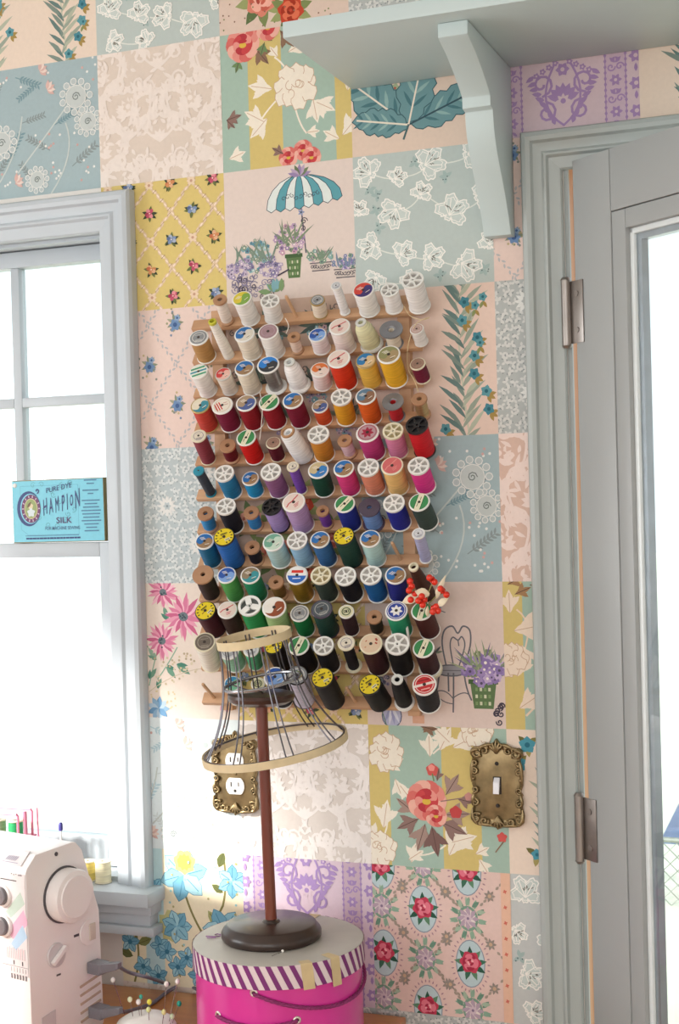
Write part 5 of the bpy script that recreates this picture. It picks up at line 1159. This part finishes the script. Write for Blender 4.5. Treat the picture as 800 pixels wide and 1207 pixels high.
ha = lambda px, py: math.atan2(float(on_level(px, py, .9)[1] - hc[1]), float(on_level(px, py, .9)[0] - hc[0]))
tape(ha(362, 1137), .016, .034, .012); tape(ha(398, 1130), .015, .038, .02); tape(ha(372, 1078), .016, .01, .018)
# laced cord and eyelets on the body
CORD = mat('purple_cord', '#8a2a66', .6, var=.15, scale=300); EYE = mat('eyelet', '#d9cfc6', .3, .7)
RB = HR * .97
def on_box(px, py):                                   # point of the box's side under a pixel
    d = ray(px, py); o_ = CAM - hc; a_ = d[0] ** 2 + d[1] ** 2; b_ = 2 * (o_[0] * d[0] + o_[1] * d[1]); c_ = o_[0] ** 2 + o_[1] ** 2 - RB ** 2
    s_ = (-b_ - math.sqrt(max(0, b_ * b_ - 4 * a_ * c_))) / (2 * a_); p = CAM + d * s_; return math.atan2(p[1] - hc[1], p[0] - hc[0]), p[2] - TZ
e1, e2, e3 = on_box(299, 1171), on_box(257, 1197), on_box(350, 1203)
for a_, z_ in (e1, e2, e3):
    me = MB().lathe([(.002, 0), (.0032, .0014), (.005, .0008), (.0055, 0)], 16).mesh(); o = obj('eyelet', me, EYE, hat, True)
    o.matrix_local = Matrix.Translation((RB * 1.001 * math.cos(a_), RB * 1.001 * math.sin(a_), z_)) @ Matrix.Rotation(a_, 4, 'Z') @ Matrix.Rotation(PI / 2, 4, 'Y')
    MB().lathe([(0, .0006), (.0022, .0006)], 10).build('eyelet_hole', DARK, o)
def rope(pts, r=.0024):
    m_ = MB(); n = len(pts)
    for ph in (0, 2 * PI / 3, 4 * PI / 3):
        q = []
        for i, p in enumerate(pts):
            a_ = ph + i * .55; rad = Vector((p[0], p[1], 0)).normalized(); q.append(Vector(p) + rad * (r * .55 * math.cos(a_)) + Vector((0, 0, r * .55 * math.sin(a_))))
        m_.tube(q, r * .62, 6)
    return m_.build('cord', CORD, hat, smooth=True, ang=80)
def arc(A, B, sag, n=90):
    return [(((RB + .003) * math.cos(A[0] + (B[0] - A[0]) * t)), (RB + .003) * math.sin(A[0] + (B[0] - A[0]) * t), A[1] + (B[1] - A[1]) * t - sag * 4 * t * (1 - t)) for t in [i / n for i in range(n + 1)]]
rope(arc(e1, (e1[0] + 2.1, e1[1] - .006), .024, 130)); rope(arc(e2, e3, .006, 60))
# small ribbon loop and pearl pins on the lid
rb = on_level(251, 1104, .9005)
RIB = mat('mauve_ribbon', '#9a6a9a', .5)
rl = MB(); pts = [(-.012, -.004), (.004, -.002), (.012, .004), (.01, .011), (.002, .013), (-.001, .008), (.003, .001), (.008, -.006), (-.006, -.012)]
for (x0, y0), (x1, y1) in zip(pts[:-1], pts[1:]): rl.add([(x0, y0, .0002), (x1, y1, .0002), (x1, y1, .0042), (x0, y0, .0042), (x0, y0 + .0004, .0002), (x1, y1 + .0004, .0002), (x1, y1 + .0004, .0042), (x0, y0 + .0004, .0042)], [(0, 1, 2, 3), (4, 7, 6, 5), (0, 4, 5, 1), (3, 2, 6, 7)])
rl.v = [(x * .8, y * .8, z * .35) for x, y, z in rl.v]
o = tag(rl.build('ribbon', RIB), 'narrow mauve ribbon loop lying on the hat box lid', 'ribbon'); o.location = (float(rb[0]), float(rb[1]), .9005)
PEARL = mat('pearl_head', '#ece6dc', .15, var=.03); STEEL = mat('pin_steel', '#a9a6a2', .25, .95)
for (x0, y0, x1, y1, lb) in ((333, 1121, 320, 1127, 'pearl headed pin on the hat box lid nearer the left'), (342, 1118, 328, 1124, 'pearl headed pin on the hat box lid nearer the right')):
    h0, h1 = on_level(x0, y0, .9024), on_level(x1, y1, .9012)
    t = thing('pearl_pin', lb, 'pin', h0, 'pearl pins on the hat box lid'); MB().ball((0, 0, 0), .0021, 10).build('pin_head', PEARL, t, smooth=True, ang=80); MB().tube([(0, 0, 0), Vector(h1 - h0)], .0004, 5).build('pin_shaft', STEEL, t)

# ------------------------------------------------------------------ wooden stand on the hat box
sb = on_level(320, 1103, .902)
SX, SY = float(sb[0]), float(sb[1])
DKW = mat_wood('dark_stand_wood', '#2c211d', '#3d2c25', .35, (30, 30, 30), coat=.15); PLW = mat_wood('stand_pole_wood', '#6d3022', '#7d3d2a', .35, (60, 60, 5), coat=.2)
stand = thing('display_stand', 'dark wooden stand with round base and thin reddish pole on the hat box', 'stand', (SX, SY, .9008))
BR = 59 * float((sb - CAM) @ FW) / F
MB().lathe([(0, 0), (BR * .97, 0), (BR, .003), (BR, .009), (BR * .975, .0125), (BR * .93, .015), (BR * .9, .019), (BR * .86, .0205), (0, .0215)], 56).build('base', DKW, stand, smooth=True, ang=35)
pz1 = float(on_wall(308, 826, SY)[2]) - .9008; px1 = float(on_wall(308, 826, SY)[0]) - SX
MB().tube([(0, 0, .02), (px1 * .3, 0, pz1 * .3), (px1, 0, pz1)], .0079, 18).build('pole', PLW, stand, smooth=True)
MB().lathe([(.0079, .021), (.013, .021), (.0105, .0245), (.0079, .025)], 18, closed=True).build('collar', DKW, stand, smooth=True)
MB().lathe([(0, pz1 - .004), (.036, pz1 - .004), (.045, pz1 + .001), (.0465, pz1 + .006), (.045, pz1 + .010), (.04, pz1 + .0115), (0, pz1 + .0115)], 40, cx=px1).build('top_disc', mat_wood('stand_disc_wood', '#3a2620', '#4d3229', .35, (30, 30, 30), coat=.15), stand, smooth=True, ang=35)

# ------------------------------------------------------------------ wire lampshade frame
sc3 = on_wall(324, 880, SY)
fs_ = float((sc3 - CAM) @ FW) / F
RBo, RT, HT = 87 * fs_, 44.5 * fs_, 131 * fs_
ph = math.radians(10.6); tl = math.radians(4)
xa = Vector(RI * math.cos(ph) + UP * math.sin(ph)); za = Vector(-RI * math.sin(ph) + UP * math.cos(ph)); ya = za.cross(xa)
Mx = Matrix.Translation(Vector(sc3)) @ Matrix(((xa[0], ya[0], za[0], 0), (xa[1], ya[1], za[1], 0), (xa[2], ya[2], za[2], 0), (0, 0, 0, 1))) @ Matrix.Rotation(tl, 4, 'X')
shade = thing('lampshade_frame', 'bare bell shaped wire lampshade frame tipped on the wooden stand', 'lampshade frame'); shade.matrix_world = Mx
WIRE = mat('shade_wire', '#6d6a70', .3, .85, var=.15, scale=80); TAPEB = mat('shade_binding_tape', '#d9c6a0', .7, var=.06, scale=60)
def band(r, z, h_, th):
    return MB().lathe([(r, z - h_ / 2), (r, z + h_ / 2), (r - th, z + h_ / 2), (r - th, z - h_ / 2)], 64, closed=True)
band(RT, HT, .0115, .0016).build('top_ring', TAPEB, shade, smooth=True, ang=40)
band(RBo, 0, .0105, .0016).build('bottom_ring', TAPEB, shade, smooth=True, ang=40)
MB().tube([((RBo - .004) * math.cos(2 * PI * i / 64), (RBo - .004) * math.sin(2 * PI * i / 64), .004) for i in range(64)], .0014, 6, closed=True).build('bottom_wire', WIRE, shade, smooth=True)
def prof_r(t): return RT - .0025 + (RBo - RT - .001) * (.12 * t + .88 * t ** 2.7)
zi = .60 * HT; ri_ = prof_r(.40)
MB().tube([((ri_ - .002) * math.cos(2 * PI * i / 48), (ri_ - .002) * math.sin(2 * PI * i / 48), zi) for i in range(48)], .0022, 8, closed=True).build('inner_ring', mat('bright_wire', '#a9a9ae', .25, .9), shade, smooth=True)
for k in range(8):
    for off in (-.055, .055):
        a_ = 2 * PI * (k + .32) / 8 + off
        MB().tube([(prof_r(t) * math.cos(a_), prof_r(t) * math.sin(a_), HT * (1 - t)) for t in [i / 16 for i in range(17)]], .0011, 6).build('wire', WIRE, shade, smooth=True)
for k in range(3):
    a_ = 2 * PI * k / 3 + .5
    MB().tube([(ri_ * math.cos(a_), ri_ * math.sin(a_), zi), (ri_ * .5 * math.cos(a_), ri_ * .5 * math.sin(a_), zi - .010), (.006 * math.cos(a_), .006 * math.sin(a_), zi - .013)], .0011, 6).build('spider_arm', WIRE, shade, smooth=True)

# ------------------------------------------------------------------ sewing machine
c0 = on_wall(30, 1025, -.31); MT = math.radians(13)
mach = thing('sewing_machine', 'white sewing machine with large handwheel standing at the window end of the table', 'sewing machine', (float(c0[0]), float(c0[1]), TZ + .0006))
mach.rotation_euler = (0, 0, -MT)                      # local x = end-face normal, local y = away from the sitter
h0 = float(c0[2]) - TZ
MW = mat('machine_shell', '#efe9e8', .32, var=.02, scale=8); MG = mat('machine_grey', '#cfc8ca', .35, var=.03); MDK = mat('machine_dark', '#4d4a4e', .45)
end = [(0.004, 0), (0, h0 - .006), (.003, h0), (.0196, h0 + .0155), (.090, h0 + .018), (.098, h0 + .016), (.110, h0 + .0026), (.141, h0 - .091), (.143, h0 - .175), (.145, .004), (.143, 0)]
MB().prism(end, -.40, 0, lambda u, v, t: (t, u, v)).build('shell', MW, mach, bevel=.003)
MB().prism([(.0035, h0 + .002), (.020, h0 + .0175), (.0235, h0 + .0185), (.007, h0 + .003)], -.40, -.012, lambda u, v, t: (t, u - .0012, v)).build('top_panel', MG, mach)
hw_ = (.071, h0 - .052)
def wheel(name, u, v, prof, material, parent, n=40, bev=True):
    o = MB().lathe(prof, n).build(name, material, parent, smooth=True, ang=30); o.matrix_local = Matrix.Translation((0, u, v)) @ Matrix.Rotation(PI / 2, 4, 'Y'); return o
hwl = wheel('handwheel', *hw_, [(.037, .0008), (.0375, .003), (.0375, .020), (.036, .023), (.030, .0245), (.029, .0262), (0, .0262)], MW, mach)
wheel('wheel_collar', *hw_, [(.040, .0003), (.040, .002), (.036, .0025)], MDK, hwl).matrix_local = Matrix.Rotation(0, 4, 'X')
kn = wheel('stitch_length_knob', .052, h0 - .133, [(.0175, .0003), (.0165, .003), (0, .0032)], MG, mach)
MB().box(-.003, .003, -.015, .017, .0033, .010).build('knob_grip', MW, kn, bevel=.001).matrix_local = Matrix.Rotation(math.radians(35), 4, 'Z')
pk_ = wheel('power_switch', .118, h0 - .118, [(.0185, .0003), (.0180, .002), (0, .0022)], MW, mach)
MB().box(-.012, .012, -.002, .010, .0024, .0048).build('rocker', mat('rocker_beige', '#d0c4b8', .4), pk_, bevel=.001)
MB().box(.0003, .0008, .088, .098, h0 - .118, h0 - .1145).box(.0003, .0008, .052, .060, h0 - .163, h0 - .1605).build('end_marking', MDK, mach)
for i in range(5):
    z_ = h0 - .190 - .0125 * i
    o = MB().box(-.001, .0012, -.021, .021, 0, .0035).build('vent_slot', mat('vent_tan', '#b9a392', .5), mach); o.matrix_local = Matrix.Translation((0, .118, z_)) @ Matrix.Rotation(math.radians(10), 4, 'X')
MB().prism([(.022, h0 - .252), (.022, h0 - .212), (.048, h0 - .208), (.048, h0 - .246)], .0002, .0012, lambda u, v, t: (t, u, v)).build('bulb_cover', MG, mach)
wheel('top_screw', .058, h0 + .008, [(.003, .0002), (.003, .0012), (0, .0014)], MDK, mach, 10)
# spool pin with a purple tip, thread guide
MB().tube([(-.03, .098, h0 + .014), (-.03, .098, h0 + .030)], .0013, 8).build('spool_pin', WPL, mach); MB().tube([(-.03, .098, h0 + .029), (-.03, .098, h0 + .031), (-.03, .098, h0 + .039), (-.03, .098, h0 + .041)], [.0022, .0032, .0032, .0018], 10).build('pin_tip', mat('purple_tip', '#4a4596', .35), mach, smooth=True)
# front panel: dials, colour swashes, stitch chart (flat print)
P = Print(140, 260, None, step=4e-6)
fz = lambda v: h0 * 1000 - v
P.rect(2, fz(150), 138, fz(8), '#d9d0d0')
def swash(x0, y0, x1, y1, w_, c):
    P.poly([(x0, y0), (x0 + w_ * .6, y0 - w_ * .5), (x1 + w_ * .8, y1 - w_ * .3), (x1 + w_ * .3, y1 + w_ * .7), (x1, y1 + w_ * .4)], c)
swash(98, fz(64), 124, fz(44), 16, '#b4c3b8'); swash(100, fz(92), 128, fz(70), 18, '#d9a9bf'); swash(106, fz(108), 126, fz(90), 16, '#a9c3d9')
for i in range(5): P.rect(112 + i * 4.4, fz(10 + (i % 2)), 113.6 + i * 4.4, fz(8.4 + (i % 2)), '#4d4a4e')
P.rect(90, fz(19.5), 122, fz(18), '#4d4a4e'); P.rect(126, fz(11), 133, fz(9), '#8d868c')
for i in range(14):
    x = 98 + i * 2.7; P.stroke([(x, fz(128)), (x, fz(114) + (i % 3))], .8, ['#d08a96', '#8d868c'][i % 2])
P.rect(88, fz(138.4), 138, fz(137.8), '#6d686c')
for i in range(6):
    x = 104 + i * 5.6; P.rect(x, fz(156), x + 2.6, fz(149), '#6d686c'); P.stroke([(x + 1.3, fz(146)), (x + 1.3, fz(140))], .9, '#6d686c')
    if i in (1, 4): P.rect(x, fz(136), x + 2.4, fz(130), '#4d4a4e')
obj('front_print', P.mesh(lambda x, y, k: (-.14 + x, -.0006 - k + (.004 * (1 - y / (h0 - .006)) if y < h0 - .006 else 0), y)), LABELM, mach)
P = Print(60, 20, None, step=4e-6)
for i in range(6): P.stroke([(4 + i * 3.6, 5), (7 + i * 3.6, 12)], 1.4, '#8d889c'); 
P.stroke([(0, 1.6), (30, 1.6)], .9, '#8d889c')
obj('top_print', P.mesh(lambda x, y, k: (-.050 + x, .0045 + y * .7 - .0012 - k, h0 + .0036 + y * .67 + k)), LABELM, mach)
for v, in ((.042,), (.084,)):
    o = MB().lathe([(.0165, .0003), (.016, .004), (.013, .0045)], 28).build('dial_ring', MW, mach, smooth=True); o.matrix_local = Matrix.Translation((-.046, .0008, h0 - v)) @ Matrix.Rotation(PI / 2, 4, 'X')
    MB().lathe([(.013, .0003), (.0125, .009), (.011, .010), (0, .010)], 24).build('dial', mat('dial_grey', '#6d686c', .4), o, smooth=True, ang=30)

# ------------------------------------------------------------------ cords
GREYC = mat('grey_cord', '#6f6b78', .35, var=.05); PLUG = mat('grey_plug', '#77757c', .4, var=.04)
Mm = Matrix.Translation((float(c0[0]), float(c0[1]), TZ + .0006)) @ Matrix.Rotation(-MT, 4, 'Z')
def cord(label, v_, u_, ground):
    t = thing('power_cable', label, 'cable', (0, 0, 0))
    p0 = Mm @ Vector((.002, u_, v_))
    ax_ = (Mm.to_3x3() @ Vector((1, 0, 0))).normalized(); up_ = Vector((0, 0, 1)); sd_ = ax_.cross(up_)
    m_ = MB()
    def ring(a_, w_, h_, dz=0): c = p0 + ax_ * a_ + up_ * dz; return [c + sd_ * s1 * w_ + up_ * s2 * h_ for s1, s2 in ((-1, -1), (1, -1), (1, 1), (-1, 1))]
    rs = [ring(0, .011, .008), ring(.022, .011, .008), ring(.024, .0085, .0068, .001), ring(.05, .006, .005, .008), ring(.053, .004, .004, .009)]
    for a_, b_ in zip(rs[:-1], rs[1:]): m_.add(a_ + b_, [(i, (i + 1) % 4, 4 + (i + 1) % 4, 4 + i) for i in range(4)])
    m_.add(rs[0], [(0, 1, 2, 3)]).add(rs[-1], [(3, 2, 1, 0)])
    m_.build('plug', PLUG, t, bevel=.0012)
    P3 = [p0 + ax_ * .050 + up_ * .008] + [Vector(g) for g in ground]; out = []
    for i in range(len(P3) - 1):
        a, b, c, d_ = P3[max(0, i - 1)], P3[i], P3[i + 1], P3[min(len(P3) - 1, i + 2)]
        for k in range(8):
            s = k / 8; out.append(.5 * ((2 * b) + (c - a) * s + (2 * a - 5 * b + 4 * c - d_) * s * s + (3 * b - a - 3 * c + d_) * s ** 3))
    out.append(P3[-1]); MB().tube(out, .0028, 8).build('cable', GREYC, t, smooth=True)
lv = lambda px, py, z=TZ + .0034: on_level(px, py, z)
cord('grey power cord plugged into the sewing machine trailing behind the hat box', h0 - .168, .122, [on_wall(152, 1146, -.13), on_wall(178, 1153, -.10), lv(200, 1160), lv(216, 1159), lv(232, 1166)])
cord('grey foot pedal cord plugged low into the sewing machine end', h0 - .232, .122, [on_level(150, 1192, TZ + .012), lv(178, 1183), lv(196, 1170), lv(208, 1163, TZ + .0090)])

# ------------------------------------------------------------------ pincushion with ball pins
pcc = on_level(172, 1222, TZ)
PC = thing('pincushion', 'white domed pincushion full of ball headed pins in front of the sewing machine', 'pincushion', (float(pcc[0]), float(pcc[1]), TZ + .0006))
pr_ = .043
MB().lathe([(0, 0), (pr_ * .85, 0), (pr_, .006), (pr_ * 1.02, .014), (pr_ * .92, .022), (pr_ * .7, .028), (pr_ * .35, .031), (0, .032)], 36).build('cushion', mat('white_cotton', '#efeeea', .85, var=.03, scale=90, bump=.2), PC, smooth=True, ang=60)
MB().lathe([(pr_ * .86, .0), (pr_ * 1.04, .003), (pr_ * 1.06, .009), (pr_ * .99, .006)], 36).build('cushion_band', mat('grey_band', '#a3a1a8', .6), PC, smooth=True)
me_h = MB().ball((0, 0, 0), .0036, 12).mesh(); me_h.shade_smooth()
PINS = [(133, 1155, 147, 1190, '#f0ece6', 'white', 0, 'leftmost and tallest'), (153, 1178, 158, 1200, '#dfe6c0', 'pale lime', 0, 'above the left of the pincushion'), (163, 1181, 165, 1200, '#f2f0ee', 'white', 0, 'between lime and teal pins'), (166, 1175, 167, 1200, '#3fae9a', 'small teal', 0, 'in the middle of the pincushion'), (176, 1181, 175, 1202, '#e3dc4a', 'yellow', 0, 'upper of the two yellow pins'), (175, 1190, 176, 1204, '#d3dc9a', 'pale yellow green', 0, 'just below the yellow pin'), (196, 1160, 192, 1200, '#f2efe9', 'white', 0, 'middle of the tall white pins'), (209, 1157, 199, 1200, '#f0ece6', 'white', 0, 'rightmost of the tall white pins'), (193, 1193, 191, 1204, '#e3e09a', 'pale yellow', 0, 'low beside the tall white pins'), (203, 1198, 199, 1206, '#c3d6b0', 'pale green', 0, 'lowest at the right of the pincushion'), (211, 1183, 203, 1200, '#1f9a84', 'dark teal', 0, 'at the right end of the pincushion')]
for (hx, hy, bx, by, c_, wd_, _, where) in PINS:
    b_ = on_level(bx, by + 6, TZ + .022); 
    d = ray(hx, hy); 
    # head stands over the foot: same distance from the wall
    h_ = CAM + d * ((b_[1] + .004 - CAM[1]) / d[1])
    t = thing('ball_pin', f'{wd_} ball headed pin {where}', 'pin', h_, 'ball headed pins in the pincushion')
    MM = mat('pin_' + c_[1:], c_, .2, var=.03); o = obj('pin_head', me_h.copy(), MM, t); o.scale = (1, 1, 1.15) if 'small' not in wd_ else (.75, .75, 1)
    MB().tube([(0, 0, 0), Vector(b_ - h_)], .0005, 5).build('pin_shaft', STEEL, t)

# ------------------------------------------------------------------ spools on the window stool, pink thread caddy
def loose_spool(label, base, r, L, col, rimm, grp=None):
    t = thing('thread_spool', label, 'thread spool', base, grp); rnd = random.Random(3)
    thread_body([(r * .92, .002), (r * .94, L / 2), (r * .92, L - .002)], rnd).build('thread', mat_thread(col), t, smooth=True, ang=50)
    flange(r, .0022, 0).build('foot_flange', rimm, t, smooth=True); flange(r, .0022, L - .0022).build('end_flange', rimm, t, smooth=True)
b_ = on_level(122, 1040, STZ + .0006); loose_spool('cream thread spool on the window stool beside the machine', (float(b_[0]), float(b_[1]), STZ + .0006), .0135, .034, '#ece3c0', CREAMP, 'spools on the window stool')
b2 = on_level(109, 1038, STZ + .0006); loose_spool('yellow thread spool half hidden beside the cream one on the window stool', (float(b_[0]) - .029, float(b_[1]) + .004, STZ + .0006), .0125, .032, '#e6d27a', CREAMP, 'spools on the window stool')
PK = mat('pink_wire', '#dc7f98', .4)
cy_ = -.025; cbz = STZ + .0006; tz_ = float(on_wall(20, 986, cy_)[2])
A_ = on_wall(28, 957, cy_); xr_ = float(A_[0]); zr_ = float(A_[2])
cad = thing('thread_caddy', 'pink wire thread holder on the window stool behind the sewing machine', 'thread holder', (xr_, cy_, cbz))
zt_, tt_ = zr_ - cbz, tz_ - cbz
for y_ in (-.02, .02):
    MB().tube([(-.2, y_, zt_), (0, y_, zt_), (.002, y_, zt_ - .003), (.002, y_, .0)], .0022, 8).build('rail', PK, cad, smooth=True)
    MB().tube([(-.2, y_, zt_ - .002), (-.2, y_, .0)], .0022, 8).build('upright', PK, cad, smooth=True)
MB().box(-.205, .006, -.026, .026, tt_ - .003, tt_).build('tray', PK, cad)
MB().tube([(.012, -.012, 0), (.010, -.012, zt_ + .004)], .0034, 10).build('end_post', PK, cad, smooth=True)
MB().tube([(.020, .012, 0), (.017, .012, zt_ + .005)], .0016, 8).build('end_wire', PK, cad, smooth=True)
for i, (dx_, c_, lb) in enumerate(((-.016, '#2fa060', 'green thread spool in the pink thread holder on the window stool'), (-.046, '#8fa884', 'grey green thread spool beside the green one in the pink holder'))):
    loose_spool(lb, (xr_ + dx_, cy_, tz_ + .0004), .0125 - .002 * i, .026, c_, CREAMP, 'spools in the pink thread holder')

# ------------------------------------------------------------------ outdoors beyond the door and window
GR = mat('pale_yard', '#d9dbc9', .9, var=.08, scale=2)
struct(MB().box(-14, 16, .145, 40, -.32, -.28).build('ground', GR))
fp = on_wall(789, 990, 4.2); fp2 = on_wall(789, 985, 5.4); fp3 = on_wall(789, 934, 6.2)
shed = thing('low_shed', 'low blue grey building beyond the wire fence seen through the door glass', 'building', (float(fp2[0]), 5.4, -.28))
hz = float(fp2[2]) + .28; hr_ = float(fp3[2]) + .28
MB().box(-.02, 3.2, 0, 1.6, 0, hz - .04).build('wall', mat('shed_wall', '#5d4a40', .8), shed)
MB().prism([(-.12, hz - .04), (-.12, hz), (.8, hr_), (1.75, hz), (1.75, hz - .04)], -.03, 3.3, lambda u, v, t: (t, u, v)).build('roof', mat('slate_roof', '#5f6f8f', .7, var=.15, scale=14, bump=.2), shed)
fence = thing('wire_fence', 'thin chain link fence in the bright yard beyond the door', 'fence', (float(fp[0]) - .6, 4.2, -.28))
FWM = mat('galvanised_wire', '#9a9c94', .5, .6); fh_ = float(fp[2]) + .28; FWD = 3.0
for i in range(4): MB().tube([(i, 0, 0), (i, 0, fh_ + .04)], .02, 10).build('post', FWM, fence, smooth=True)
MB().tube([(0, 0, fh_), (FWD, 0, fh_)], .012, 8).build('top_rail', FWM, fence, smooth=True)
m_ = MB(); n_ = 50; stp = FWD / n_
for k in range(n_):
    for sgn in (1, -1):
        x_ = k * stp; L_ = min(fh_, (FWD - x_) if sgn > 0 else x_ + 0)
        if L_ > .02: m_.tube([(x_, 0, 0), (x_ + sgn * L_, 0, L_)], .0022, 4, caps=False)
o = m_.build('chain_mesh', FWM, fence); o['kind'] = 'stuff'
